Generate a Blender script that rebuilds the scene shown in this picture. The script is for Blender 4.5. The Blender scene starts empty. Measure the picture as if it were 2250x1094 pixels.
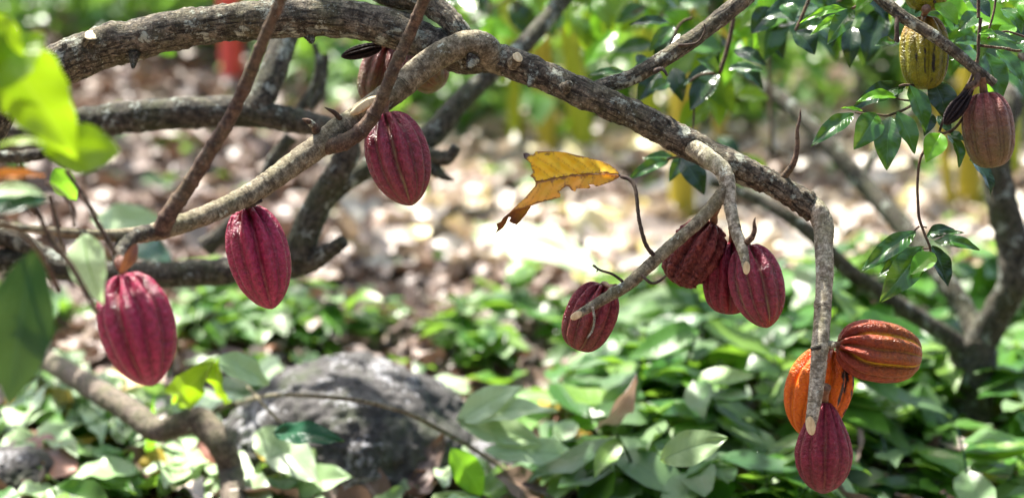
import bpy, bmesh, math, random
import numpy as np
from mathutils import Vector, Matrix, Quaternion, noise, geometry

random.seed(7)
rng = np.random.default_rng(7)
sc = bpy.context.scene
col = sc.collection
R = math.radians

# ------------------------------------------------------------------ camera
PITCH = 11.5
CAM = Vector((0, 0, 1.28))
cam_d = bpy.data.cameras.new("camera"); cam = bpy.data.objects.new("camera", cam_d); col.objects.link(cam)
cam.location = CAM; cam.rotation_euler = (R(90 - PITCH), 0, 0)
cam_d.lens = 50; cam_d.sensor_width = 36; cam_d.clip_start = .05; cam_d.clip_end = 300
cam_d.dof.use_dof = True; cam_d.dof.focus_distance = 2.47; cam_d.dof.aperture_fstop = 1.5
cam_d.dof.aperture_blades = 0
sc.camera = cam
# ------------------------------------------------------------------ light
SUN_DIR = Vector((-.30, .42, .92)).normalized()
w = bpy.data.worlds.new("World"); sc.world = w; w.use_nodes = True
nt = w.node_tree; bg = nt.nodes["Background"]
sky = nt.nodes.new("ShaderNodeTexSky"); sky.sky_type = 'NISHITA'; sky.sun_disc = False
sky.sun_elevation = math.asin(SUN_DIR.z); sky.sun_rotation = math.atan2(SUN_DIR.x, SUN_DIR.y)
sky.air_density = 1.0; sky.dust_density = 3.0; sky.ozone_density = .7
nt.links.new(sky.outputs[0], bg.inputs[0]); bg.inputs[1].default_value = .13
sd = bpy.data.lights.new("sun", 'SUN'); sd.energy = 5.0; sd.angle = R(.5); sd.color = (1, .95, .86)
so = bpy.data.objects.new("sun", sd); col.objects.link(so); so.rotation_euler = SUN_DIR.to_track_quat('Z', 'Y').to_euler(); so.location = (0, 0, 12)
sc.view_settings.view_transform = 'Standard'; sc.view_settings.look = 'None'
sc.view_settings.exposure = 1.8; sc.view_settings.gamma = 1
sc.render.engine = 'CYCLES'
sc.cycles.use_denoising = True
sc.cycles.max_bounces = 7; sc.cycles.diffuse_bounces = 4; sc.cycles.transmission_bounces = 5; sc.cycles.glossy_bounces = 3
sc.cycles.sample_clamp_indirect = 6; sc.cycles.sample_clamp_direct = 0
sc.cycles.caustics_reflective = False; sc.cycles.caustics_refractive = False

# ------------------------------------------------------------------ projection helpers
FW = Vector((0, math.cos(R(PITCH)), -math.sin(R(PITCH)))); RT = Vector((1, 0, 0)); UP = RT.cross(FW)
K = .72 / 2250
def P(px, py, d=2.5):
    return CAM + FW * d + RT * ((px - 1125) * K * d) + UP * ((547 - py) * K * d)
def hill(x, y):
    h = max(0, y - 6.6) * .12
    h += .05 * noise.noise(Vector((x * .5, y * .5, 3))) + .02 * noise.noise(Vector((x * 2, y * 2, 1)))
    return h
def G(px, py):
    """the ground point seen at a pixel"""
    d = 3.0
    while d < 40:
        p = P(px, py, d)
        if p.z <= hill(p.x, p.y): return p
        d += .02
    return p

# ------------------------------------------------------------------ object helpers
def tag(o, label=None, cat=None, group=None, kind=None):
    if label: o['label'] = label
    if cat: o['category'] = cat
    if group: o['group'] = group
    if kind: o['kind'] = kind
    return o
def empty(name, loc, label, cat, group=None, rot=None):
    o = bpy.data.objects.new(name, None); col.objects.link(o); o.empty_display_size = .05
    M = Matrix.Translation(loc)
    if rot is not None: M = M @ rot.to_matrix().to_4x4()
    o.matrix_basis = M
    return tag(o, label, cat, group)
def root_inv(o):
    M = Matrix.Identity(4)
    while o is not None:
        M = o.matrix_basis @ M; o = o.parent
    return M.inverted()
def mesh_obj(name, V, F, mat, parent=None, uv=None, attrs=None, smooth=True, local=False):
    """V (n,3) in world space (or local), F (m,4) or (m,3) int array"""
    V = np.asarray(V, dtype=np.float64)
    if parent is not None and not local:
        M = np.array(root_inv(parent)); V = V @ M[:3, :3].T + M[:3, 3]
    me = bpy.data.meshes.new(name)
    F = np.asarray(F, dtype=np.int32); k = F.shape[1]
    me.vertices.add(len(V)); me.vertices.foreach_set('co', V.astype(np.float32).ravel())
    me.loops.add(F.size); me.loops.foreach_set('vertex_index', F.ravel())
    me.polygons.add(len(F)); me.polygons.foreach_set('loop_start', np.arange(0, F.size, k, dtype=np.int32))
    me.update(calc_edges=True)
    me.polygons.foreach_set('use_smooth', np.full(len(F), smooth))
    if uv is not None:
        l = me.uv_layers.new(name='UVMap'); l.data.foreach_set('uv', np.asarray(uv, dtype=np.float32)[F.ravel()].ravel())
    for n_, a in (attrs or {}).items():
        at = me.attributes.new(n_, 'FLOAT', 'POINT'); at.data.foreach_set('value', np.asarray(a, dtype=np.float32))
    me.materials.append(mat); me.validate()
    o = bpy.data.objects.new(name, me); col.objects.link(o)
    if parent is not None: o.parent = parent
    return o
def copy_tree(o, parent=None):
    c = o.copy(); col.objects.link(c); c.parent = parent
    for ch in list(o.children):
        copy_tree(ch, c)
    return c

# ------------------------------------------------------------------ materials
class MT:
    def __init__(s, name):
        s.m = bpy.data.materials.new(name); s.m.use_nodes = True; s.nt = s.m.node_tree; s.nt.nodes.clear()
        s.out = s.n('ShaderNodeOutputMaterial')
    def n(s, t, **kw):
        nd = s.nt.nodes.new(t)
        for k, v in kw.items(): setattr(nd, k, v)
        return nd
    def set(s, sock, v):
        if isinstance(v, bpy.types.NodeSocket): s.nt.links.new(v, sock)
        elif v is not None:
            if isinstance(v, (tuple, list)) and len(v) == 3 and sock.type == 'RGBA': v = (*v, 1)
            sock.default_value = v
    def math(s, op, a, b=None, c=None, clamp=False):
        nd = s.n('ShaderNodeMath', operation=op, use_clamp=clamp)
        s.set(nd.inputs[0], a)
        if b is not None: s.set(nd.inputs[1], b)
        if c is not None: s.set(nd.inputs[2], c)
        return nd.outputs[0]
    def mix(s, f, a, b, mode='MIX'):
        nd = s.n('ShaderNodeMix', data_type='RGBA', blend_type=mode)
        s.set(nd.inputs[0], f); s.set(nd.inputs[6], a); s.set(nd.inputs[7], b)
        return nd.outputs[2]
    def ramp(s, f, stops, interp='LINEAR'):
        nd = s.n('ShaderNodeValToRGB'); cr = nd.color_ramp; cr.interpolation = interp
        while len(cr.elements) < len(stops): cr.elements.new(.5)
        for e, (p, c) in zip(cr.elements, stops):
            e.position = p; e.color = (*c, 1) if isinstance(c, (tuple, list)) else (c, c, c, 1)
        s.set(nd.inputs[0], f); return nd.outputs[0]
    def noise(s, vec, scale, detail=3, rough=.6, dist=0):
        nd = s.n('ShaderNodeTexNoise'); s.set(nd.inputs['Vector'], vec); s.set(nd.inputs['Scale'], scale)
        nd.inputs['Detail'].default_value = detail; nd.inputs['Roughness'].default_value = rough; nd.inputs['Distortion'].default_value = dist
        return nd.outputs[0]
    def voro(s, vec, scale, feature='F1', out='Distance'):
        nd = s.n('ShaderNodeTexVoronoi', feature=feature); s.set(nd.inputs['Vector'], vec); nd.inputs['Scale'].default_value = scale
        return nd.outputs[out]
    def attr(s, name):
        nd = s.n('ShaderNodeAttribute'); nd.attribute_name = name; return nd.outputs['Fac']
    def obj(s): return s.n('ShaderNodeTexCoord').outputs['Object']
    def uv(s): return s.n('ShaderNodeTexCoord').outputs['UV']
    def mapping(s, vec, scale=(1, 1, 1), loc=(0, 0, 0)):
        nd = s.n('ShaderNodeMapping'); s.set(nd.inputs[0], vec); nd.inputs['Scale'].default_value = scale; nd.inputs['Location'].default_value = loc
        return nd.outputs[0]
    def sep(s, vec):
        nd = s.n('ShaderNodeSeparateXYZ'); s.set(nd.inputs[0], vec); return nd.outputs
    def bump(s, h, strength=.5, dist=.002, normal=None):
        nd = s.n('ShaderNodeBump'); s.set(nd.inputs['Height'], h); nd.inputs['Strength'].default_value = strength; nd.inputs['Distance'].default_value = dist
        if normal is not None: s.set(nd.inputs['Normal'], normal)
        return nd.outputs[0]
    def principled(s, color, rough=.5, normal=None, spec=.5, coat=0, coat_rough=.2, sheen=0):
        nd = s.n('ShaderNodeBsdfPrincipled'); s.set(nd.inputs['Base Color'], color); s.set(nd.inputs['Roughness'], rough)
        nd.inputs['Specular IOR Level'].default_value = spec
        nd.inputs['Coat Weight'].default_value = coat; nd.inputs['Coat Roughness'].default_value = coat_rough
        if normal is not None: s.set(nd.inputs['Normal'], normal); s.set(nd.inputs['Coat Normal'], normal)
        return nd.outputs[0]
    def done(s, sh):
        s.nt.links.new(sh, s.out.inputs['Surface']); return s.m

def bark_mat(name, dark, light, green=(.10, .12, .04), lichen=(.42, .45, .36), lichen_amt=.5, rings=1.0, cracks=.3, bump=1.0, scale=1.0):
    m = MT(name); o = m.obj(); uv = m.uv()
    n1 = m.noise(o, 14 * scale, 6, .65); n2 = m.noise(o, 70 * scale, 5, .7); n3 = m.noise(o, 260 * scale, 3, .6)
    c = m.mix(m.ramp(n2, [(.41, 0), (.6, 1)]), dark, light)
    c = m.mix(m.math('MULTIPLY', m.ramp(n1, [(.45, 0), (.65, 1)]), .55), c, green)
    c = m.mix(m.math('MULTIPLY', m.ramp(n3, [(.4, 1), (.6, 0)]), .5), c, tuple(x * .45 for x in dark))
    # lichen: irregular pale patches
    lb = m.noise(m.mapping(o, loc=(3, 7, 1)), 26 * scale, 2, .5); lf = m.noise(o, 110 * scale, 4, .8)
    lm = m.ramp(m.math('ADD', lb, m.math('MULTIPLY', m.math('SUBTRACT', lf, .5), .7)), [(.78 - .13 * lichen_amt, 0), (.82 - .13 * lichen_amt, 1)])
    fl = m.ramp(m.noise(m.mapping(o, loc=(9, 2, 5)), 150 * scale, 3, .6), [(.62, 0), (.68, 1)])
    lm2 = m.math('MAXIMUM', lm, m.math('MULTIPLY', fl, .5 * lichen_amt))
    c = m.mix(m.math('MULTIPLY', lm2, .85), c, lichen)
    # crosswise cracks (uv.y runs along the branch in metres)
    rn = m.noise(m.mapping(uv, (24, 330, 1)), 1, 3, .7, .3)
    rm = m.ramp(rn, [(.60, 0), (.64, 1)])
    rn2 = m.noise(m.mapping(uv, (14, 90, 1)), 1, 2, .6, .6)
    rm2 = m.ramp(m.math('ABSOLUTE', m.math('SUBTRACT', rn2, .5)), [(.0, 1), (.02, 0)])
    rgate = m.ramp(m.noise(m.mapping(uv, (18, 25, 1), (5, 5, 0)), 1, 1), [(.5, 0), (.6, 1)])
    rr = m.math('MULTIPLY', m.math('MAXIMUM', m.math('MULTIPLY', rm, .6), m.math('MULTIPLY', rm2, rgate)), rings)
    c = m.mix(m.math('MULTIPLY', rr, .8), c, tuple(x * .25 for x in dark))
    # lengthwise cracks
    cn = m.noise(m.mapping(uv, (160, 28, 1)), 1, 4, .7, .8)
    cm = m.math('MULTIPLY', m.ramp(cn, [(.34, 1), (.48, 0)]), cracks)
    c = m.mix(m.math('MULTIPLY', cm, .85), c, tuple(x * .25 for x in dark))
    h = m.math('ADD', m.math('MULTIPLY', n2, .8), m.math('MULTIPLY', n3, .35))
    h = m.math('SUBTRACT', h, m.math('MULTIPLY', rr, .7)); h = m.math('SUBTRACT', h, m.math('MULTIPLY', cm, 1.1))
    h = m.math('ADD', h, m.math('MULTIPLY', lm, .35))
    return m.done(m.principled(c, m.ramp(n2, [(.3, .75), (.7, .95)]), m.bump(h, .9 * bump, .0035), .3))

BARK_ROUGH = bark_mat('rough_bark', (.06, .048, .034), (.27, .225, .16), lichen_amt=1.4, rings=.5, cracks=.9, bump=1.3, green=(.09, .09, .03), lichen=(.40, .42, .33))
BARK_SMOOTH = bark_mat('smooth_bark', (.11, .085, .05), (.36, .31, .21), lichen_amt=.8, rings=1.0, cracks=.12, bump=.8, green=(.2, .19, .09))
BARK_PALE = bark_mat('pale_bark', (.20, .165, .11), (.62, .56, .43), lichen_amt=.7, rings=1.0, cracks=.08, bump=.7, green=(.3, .31, .15), lichen=(.62, .64, .52))
BARK_BROWN = bark_mat('brown_shoot_bark', (.06, .035, .025), (.19, .12, .08), lichen_amt=.35, rings=.8, cracks=.2, bump=.6, green=(.15, .13, .06))
BARK_DARK = bark_mat('dark_bark', (.032, .027, .02), (.16, .14, .105), lichen_amt=1.25, rings=.3, cracks=.6, bump=1.3, green=(.07, .09, .03), lichen=(.4, .44, .38))
TWIG = bark_mat('twig_bark', (.035, .022, .02), (.12, .08, .06), lichen_amt=.15, rings=.3, cracks=.2, bump=.5, green=(.08, .06, .03))

def wood_mat():
    m = MT('fresh_cut_wood'); n = m.noise(m.mapping(m.obj(), (1, 1, .3)), 180, 4, .6)
    c = m.ramp(n, [(.3, (.50, .37, .2)), (.6, (.74, .62, .38))])
    return m.done(m.principled(c, .7, m.bump(n, .3, .001), .3))
WOOD = wood_mat()

def leaf_mat(name, palette, under, gloss=.3, transl=.3, tcol=(.35, .6, .05), vein=.35, veincol=None, nveins=9, objrand=.5, spots=None, blue=0, spec=.5, tramp=None):
    m = MT(name); uv = m.uv(); x = m.sep(uv); o = m.obj()
    u, v = x[0], x[1]
    av = m.math('ABSOLUTE', m.math('SUBTRACT', v, .5)); av = m.math('MULTIPLY', av, 2)
    s = m.math('SUBTRACT', u, m.math('MULTIPLY', m.math('POWER', av, .8), .16))
    fr = m.math('ABSOLUTE', m.math('SUBTRACT', m.math('FRACT', m.math('MULTIPLY', s, nveins)), .5))
    side = m.ramp(fr, [(.0, 1), (.07, 0)])
    mid = m.ramp(av, [(.03, 1), (.07, 0)])
    vn = m.math('MAXIMUM', m.math('MULTIPLY', side, .6), mid)
    oi = m.n('ShaderNodeObjectInfo').outputs['Random']
    rnd = m.math('FRACT', m.math('ADD', m.attr('rnd'), m.math('MULTIPLY', oi, objrand)))
    k = len(palette)
    c = m.ramp(rnd, [(i / max(1, k - 1), p) for i, p in enumerate(palette)])
    nn = m.noise(o, 18, 4, .6)
    c = m.mix(m.math('MULTIPLY', m.ramp(nn, [(.35, 0), (.7, 1)]), .35), c, m.mix(1, c, (.55, .65, .4), 'MULTIPLY'))
    vc = veincol or tuple(min(1, q * 1.9 + .05) for q in palette[k // 2])
    c = m.mix(m.math('MULTIPLY', vn, min(1, vein * 1.3)), c, vc)
    if spots:
        sp = m.ramp(m.noise(m.mapping(o, loc=(4, 4, 4)), 45, 3, .7), [(.6, 0), (.66, 1)])
        c = m.mix(m.math('MULTIPLY', sp, spots[3]), c, spots[:3])
    bf = m.n('ShaderNodeNewGeometry').outputs['Backfacing']
    if under is not None:
        uc = m.mix(m.math('MULTIPLY', vn, .35), under, tuple(q * .7 for q in under))
        c2 = m.mix(bf, c, uc)
    else: c2 = c
    h = m.math('ADD', m.math('MULTIPLY', vn, -1), m.math('MULTIPLY', nn, .6))
    nrm = m.bump(h, .35, .0015)
    rough = m.math('ADD', gloss, m.math('MULTIPLY', bf, .25))
    a = m.principled(c2, rough, nrm, spec)
    t = m.n('ShaderNodeBsdfTranslucent')
    tc = m.mix(.6, c, tcol); tc = m.mix(m.math('MULTIPLY', vn, .3), tc, tuple(q * .4 for q in tcol))
    m.set(t.inputs[0], tc)
    mx = m.n('ShaderNodeMixShader'); mx.inputs[0].default_value = transl
    m.nt.links.new(a, mx.inputs[1]); m.nt.links.new(t.outputs[0], mx.inputs[2])
    return m.done(mx.outputs[0])

GLOSSY = leaf_mat('glossy_green_leaf', [(.014, .062, .007), (.025, .095, .01), (.045, .135, .012)], (.07, .14, .03), gloss=.2, transl=.14, vein=.3, nveins=11, objrand=1, spec=.6)
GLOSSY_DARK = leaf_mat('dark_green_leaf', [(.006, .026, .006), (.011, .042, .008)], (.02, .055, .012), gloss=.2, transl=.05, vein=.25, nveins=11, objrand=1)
GLOSSY_LIME = leaf_mat('lime_young_leaf', [(.08, .26, .01), (.12, .33, .012)], (.18, .36, .04), gloss=.3, transl=.45, tcol=(.4, .8, .05), vein=.3, nveins=10)
LIME = leaf_mat('yellow_green_leaf', [(.16, .30, .008), (.22, .33, .008)], (.24, .36, .02), gloss=.35, transl=.5, tcol=(.36, .58, .01), vein=.35, nveins=9)
TEAL = leaf_mat('deep_green_leaf', [(.006, .06, .028), (.012, .08, .035)], (.05, .11, .05), gloss=.36, transl=.06, spec=.25, vein=.2, nveins=9)
PALE = leaf_mat('pale_leaf', [(.34, .46, .24), (.45, .58, .36), (.16, .32, .08), (.50, .60, .42)], (.50, .60, .43), gloss=.38, transl=.25, tcol=(.5, .7, .25), vein=.45, veincol=(.2, .35, .14), nveins=10, objrand=1)
GROUNDP = leaf_mat('broad_plant_leaf', [(.015, .06, .006), (.05, .16, .02), (.09, .22, .025), (.16, .28, .04), (.012, .07, .015), (.30, .42, .22), (.02, .10, .02), (.08, .2, .03)], (.16, .28, .06), gloss=.36, transl=.34, tcol=(.34, .62, .05), vein=.3, nveins=9, objrand=1)
CROWN = leaf_mat('crown_leaf', [(.025, .085, .008), (.06, .17, .012), (.13, .25, .02)], (.14, .25, .05), gloss=.35, transl=.42, tcol=(.50, .72, .02), vein=.2, objrand=1)
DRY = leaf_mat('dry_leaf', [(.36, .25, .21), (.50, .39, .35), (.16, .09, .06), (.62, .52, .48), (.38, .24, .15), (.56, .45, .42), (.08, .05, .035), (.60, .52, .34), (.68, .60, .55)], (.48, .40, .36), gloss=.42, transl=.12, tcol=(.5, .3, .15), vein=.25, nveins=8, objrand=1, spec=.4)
DRY_PALE = leaf_mat('sunlit_dry_leaf', [(0.588, 0.521, 0.487), (0.420, 0.319, 0.286), (0.638, 0.588, 0.538), (0.252, 0.160, 0.118), (0.521, 0.437, 0.403), (0.672, 0.638, 0.588), (0.605, 0.504, 0.134), (0.470, 0.370, 0.353), (0.101, 0.084, 0.042)], (0.554, 0.487, 0.454), gloss=.4, transl=.12, tcol=(.6, .4, .2), vein=.2, nveins=8, objrand=1, spec=.5)  # lit copy of DRY: sun on the clearing put into paler colours
DRY_DARK = leaf_mat('shaded_dry_leaf', [(.12, .07, .05), (.22, .155, .135), (.06, .035, .025), (.34, .26, .24), (.15, .08, .04), (.27, .21, .20)], (.22, .17, .15), gloss=.45, transl=.08, tcol=(.4, .2, .1), vein=.25, nveins=8, objrand=1, spec=.4)  # shaded copy of DRY: shade over the litter put into darker colours
ORANGE_LEAF = leaf_mat('orange_leaf', [(.62, .16, .02), (.55, .22, .03)], (.6, .25, .08), gloss=.4, transl=.3, tcol=(.8, .3, .03), vein=.1)
OCHRE_LEAF = leaf_mat('ochre_leaf', [(.55, .33, .05), (.48, .40, .07), (.5, .22, .05)], (.5, .38, .12), gloss=.45, transl=.3, tcol=(.8, .5, .05), vein=.2, objrand=1)
RUST_LEAF = leaf_mat('rust_leaf', [(.22, .08, .03), (.17, .055, .03), (.3, .13, .06)], (.3, .16, .1), gloss=.5, transl=.1, tcol=(.5, .2, .05), vein=.3, objrand=1)

def pod_mat(name, main, bright, low, furrow, low_amt=.5, furrow_amt=.7, dull=.38, mark=(.012, .008, .006), wart=.6, top=None, coat=.25, furrow_dark=0):
    m = MT(name); o = m.obj(); g = m.attr('groove'); t = m.attr('along'); rnd = m.n('ShaderNodeObjectInfo').outputs['Random']
    n1 = m.noise(o, 22, 3, .6); n2 = m.noise(o, 120, 4, .65); n3 = m.noise(o, 420, 3, .6)
    c = m.mix(m.ramp(n2, [(.38, 0), (.62, 1)]), main, bright)
    lf = m.math('ADD', m.math('MULTIPLY', t, .9), m.math('MULTIPLY', m.math('SUBTRACT', n1, .5), 1.6))
    lf = m.ramp(lf, [(.35, 0), (1.0, 1)])
    c = m.mix(m.math('MULTIPLY', lf, low_amt), c, low)
    if top is not None:
        c = m.mix(m.math('MULTIPLY', m.ramp(t, [(.02, 1), (.4, 0)]), .75), c, top)
    gn = m.ramp(m.noise(m.mapping(o, loc=(2, 5, 3)), 16, 2), [(.36, .3), (.55, 1)])
    c = m.mix(m.math('MULTIPLY', m.ramp(g, [(0, 0), (.22, 1), (.7, .2)]), .55), c, tuple(q * .38 for q in main))
    c = m.mix(m.math('MULTIPLY', m.math('MULTIPLY', m.math('POWER', g, 2), gn), min(1, furrow_amt * 1.2)), c, furrow)
    c = m.mix(m.math('MULTIPLY', m.ramp(n3, [(.60, 0), (.68, 1)]), .35), c, tuple(min(1, q * 1.6 + .04) for q in bright))
    c = m.mix(m.math('MULTIPLY', m.ramp(m.noise(m.mapping(o, loc=(1, 1, 8)), 160, 3, .7), [(.64, 0), (.69, 1)]), .55), c, tuple(q * .3 for q in main))
    c = m.mix(m.attr('mark'), c, mark)
    n4 = m.noise(o, 260, 2, .5)
    h = m.math('ADD', m.math('ADD', m.math('MULTIPLY', n2, .8), m.math('MULTIPLY', n4, .6)), m.math('MULTIPLY', n3, .2))
    nrm = m.bump(h, min(1, wart * 1.9), .006)
    return m.done(m.principled(c, m.math('ADD', dull - .04, m.math('MULTIPLY', n3, .12)), nrm, .16, min(1, coat * 1.6), .17))

POD = {
 'crimson': pod_mat('crimson_pod_skin', (0.2394, 0.0047, 0.0342), (0.4330, 0.0212, 0.0883), (0.1488, 0.0217, 0.0217), (0.2995, 0.1426, 0.0998), low_amt=.35, furrow_amt=.55, coat=.35, wart=.5),
 'red': pod_mat('red_pod_skin', (0.1601, 0.0061, 0.0203), (0.3019, 0.0268, 0.0610), (0.1440, 0.0360, 0.0180), (0.2898, 0.2346, 0.1035), low_amt=.55, furrow_amt=.75, coat=.4),
 'maroon': pod_mat('maroon_pod_skin', (0.1449, 0.0101, 0.0193), (0.2768, 0.0418, 0.0532), (0.1364, 0.0744, 0.0217), (0.2709, 0.2282, 0.0927), low_amt=.65, furrow_amt=.5, coat=.2),
 'wine': pod_mat('wine_pod_skin', (0.1630, 0.0071, 0.0237), (0.2883, 0.0268, 0.0545), (0.1320, 0.0420, 0.0210), (0.2484, 0.1380, 0.0690), low_amt=.55, furrow_amt=.4, coat=.15),
 'brown': pod_mat('brown_wrinkled_pod_skin', (0.1323, 0.0158, 0.0185), (0.2766, 0.0662, 0.0554), (0.1400, 0.0630, 0.0350), (0.0403, 0.0121, 0.0097), low_amt=.5, furrow_amt=.5, coat=.1, dull=.45),
 'orange': pod_mat('orange_pod_skin', (0.7038, 0.1105, 0.0031), (0.8602, 0.1870, 0.0076), (0.5950, 0.1445, 0.0051), (0.7820, 0.2737, 0.0098), low_amt=.4, furrow_amt=.5, coat=.15, top=(0.6060, 0.0935, 0.0204)),
 'russet': pod_mat('russet_pod_skin', (.19, .035, .014), (.33, .07, .02), (0.3150, 0.1425, 0.0112), (0.6469, 0.4312, 0.0172), low_amt=.5, furrow_amt=.85, coat=.15, top=(0.2531, 0.0321, 0.0203)),
 'yellow': pod_mat('yellow_green_pod_skin', (.18, .16, .004), (.30, .27, .008), (.13, .17, .004), (.30, .28, .03), low_amt=.6, furrow_amt=.4, coat=.2, top=(0.3019, 0.0690, 0.0187)),
 'dull': pod_mat('dull_pink_pod_skin', (.15, .065, .04), (.24, .12, .075), (.12, .13, .03), (0.2139, 0.1711, 0.0856), low_amt=.75, furrow_amt=.35, coat=.1, top=(0.2054, 0.0230, 0.0335), dull=.45),
 'black': pod_mat('blackened_pod_skin', (.012, .007, .008), (.03, .018, .016), (.018, .01, .01), (.004, .003, .003), low_amt=.3, furrow_amt=.6, coat=0, dull=.6),
 'greenred': pod_mat('green_and_red_pod_skin', (0.1428, 0.0405, 0.0270), (0.2352, 0.0702, 0.0480), (0.1200, 0.1380, 0.0360), (0.2484, 0.2346, 0.1035), low_amt=.8, furrow_amt=.6, coat=.2, top=(0.1814, 0.0178, 0.0324)),
}
def stalk_mat():
    m = MT('pod_stalk_skin'); n = m.noise(m.obj(), 150, 4)
    return m.done(m.principled(m.ramp(n, [(.35, (.13, .06, .035)), (.65, (.28, .16, .09))]), .6, m.bump(n, .5, .001), .4))
STALK = stalk_mat()

# ------------------------------------------------------------------ branches
def spline(pts, step_f=.3, min_step=.002):
    """pts: list of (Vector, r): Catmull-Rom resampled"""
    n = len(pts); out = []
    for i in range(n - 1):
        p0 = pts[max(0, i - 1)]; p1 = pts[i]; p2 = pts[i + 1]; p3 = pts[min(n - 1, i + 2)]
        L = (p2[0] - p1[0]).length; k = max(2, int(L / max(min_step, step_f * (p1[1] + p2[1]) / 2)))
        for j in range(k):
            t = j / k
            a = [-.5 * t + t * t - .5 * t ** 3, 1 - 2.5 * t * t + 1.5 * t ** 3, .5 * t + 2 * t * t - 1.5 * t ** 3, -.5 * t * t + .5 * t ** 3]
            q = p0[0] * a[0] + p1[0] * a[1] + p2[0] * a[2] + p3[0] * a[3]
            out.append((q, p1[1] * (1 - t) + p2[1] * t))
    out.append(pts[-1]); return out

def tube_geo(pts, nr=26, rough=.08, seed=0, step_f=.3, knots=(), cut=None, taper_end=False, lump=.05, nodes=0):
    """returns V, F, uv and the end ring. knots: (fraction, angle, height, spread in radii)"""
    sp = spline(pts, step_f)
    P_ = [q for q, _ in sp]; n = len(sp)
    T = [(P_[min(n - 1, i + 1)] - P_[max(0, i - 1)]).normalized() for i in range(n)]
    N = T[0].orthogonal().normalized(); dist = 0; V = []; UV = []
    length = sum((P_[i + 1] - P_[i]).length for i in range(n - 1))
    for i in range(n):
        if i:
            N = (N - T[i] * N.dot(T[i])).normalized(); dist += (P_[i] - P_[i - 1]).length
        B = T[i].cross(N); r = sp[i][1]; f = dist / length
        rn = 1 + lump * noise.noise(Vector((dist / r * .35, seed * 7.1, 0)))
        if nodes: rn += .13 * math.exp(-((((dist / nodes) % 1) - .5) / .1) ** 2)
        for j in range(nr + 1):
            a = 2 * math.pi * j / nr; jj = j % nr; a_ = 2 * math.pi * jj / nr
            dv = N * math.cos(a_) + B * math.sin(a_)
            q = P_[i] + dv * r
            s = 1.1 / r
            d = rough * (noise.noise(q * s + Vector((seed, 0, 0))) * .9 + .5 * noise.noise(q * s * 2.7) + .3 * noise.noise(q * s * 6))
            if rough > .09:
                d += rough * .8 * abs(noise.noise(Vector((math.cos(a_) * 2.6, math.sin(a_) * 2.6, dist / r * .45 + seed))))
            for kf, ka, kh, ks in knots:
                da = (a_ - ka + math.pi) % (2 * math.pi) - math.pi
                x2 = ((f - kf) * length / r / ks) ** 2 + (da / ks) ** 2
                if x2 < 6: d += kh * math.exp(-x2)
            V.append(P_[i] + dv * r * (rn + d)); UV.append((a / (2 * math.pi) * 2 * math.pi * r, dist))
    if cut is not None:
        e = P_[-1]; c = cut.normalized(); ax = T[-1]; dn = c.dot(ax)
        # every ring past the oblique plane is slid back on to it
        for i in range(n):
            for j in range(nr + 1):
                q = V[i * (nr + 1) + j]
                over = c.dot(q - e) / dn
                if over > 0: V[i * (nr + 1) + j] = q - ax * over
                elif i == n - 1: V[i * (nr + 1) + j] = q - ax * over
    F = []
    for i in range(n - 1):
        for j in range(nr):
            a = i * (nr + 1) + j; F.append((a, a + 1, a + nr + 2, a + nr + 1))
    ring = [V[(n - 1) * (nr + 1) + j] for j in range(nr)]
    for which, i in ((0, 0), (1, n - 1)):
        V.append(P_[i] if not (which and taper_end) else P_[i] + T[i] * sp[i][1] * .8); UV.append((0, 0)); c_ = len(V) - 1
        for j in range(nr):
            a = i * (nr + 1) + j
            F.append((a, a + 1, c_, c_) if which else (a + 1, a, c_, c_))
    return V, F, UV, ring

def tris_fix(F):
    return [f[:3] if f[2] == f[3] else f for f in F]
def build(name, V, F, UV, mat, parent, attrs=None, smooth=True):
    """mixed tri / quad build"""
    if parent is not None:
        M = root_inv(parent); V = [M @ v for v in V]
    me = bpy.data.meshes.new(name); F = tris_fix(F)
    me.from_pydata([tuple(v) for v in V], [], F)
    l = me.uv_layers.new(name='UVMap'); li = [i for f in F for i in f]
    l.data.foreach_set('uv', np.array([UV[i] for i in li], dtype=np.float32).ravel())
    me.polygons.foreach_set('use_smooth', [smooth] * len(F)); me.materials.append(mat)
    for n_, a in (attrs or {}).items():
        at = me.attributes.new(n_, 'FLOAT', 'POINT'); at.data.foreach_set('value', np.asarray(a, dtype=np.float32))
    # weld the seam
    o = bpy.data.objects.new(name, me); col.objects.link(o)
    if parent is not None: o.parent = parent
    return o
def branch(name, px, mat, parent, cut=None, **kw):
    """px: list of (px, py, depth, radius in px at that depth) or (Vector, r)"""
    pts = [(P(a[0], a[1], a[2]), a[3] * K * a[2]) if len(a) == 4 else a for a in px]
    V, F, UV, ring = tube_geo(pts, cut=cut, **kw)
    o = build(name, V, F, UV, mat, parent)
    if cut is not None:
        c = sum(ring, Vector()) / len(ring); n = cut.normalized()
        rim = []; FF = []; VV = []
        nn = len(ring)
        for k_, s in enumerate((1.0, .93, .90, .5)):
            off = (.0002, .0012, .0014, .0016)[k_]
            for j, q in enumerate(ring):
                VV.append(c + (q - c) * s * (1 + .015 * noise.noise(q * 300)) + n * off)
        VV.append(c + n * .0016)
        for k_ in range(3):
            for j in range(nn):
                j2 = (j + 1) % nn; FF.append((k_ * nn + j, k_ * nn + j2, (k_ + 1) * nn + j2, (k_ + 1) * nn + j))
        for j in range(nn): FF.append((3 * nn + j, 3 * nn + (j + 1) % nn, 4 * nn, 4 * nn))
        build('cut_end', VV, FF, [(0, 0)] * len(VV), WOOD, o)
    return o

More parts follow.
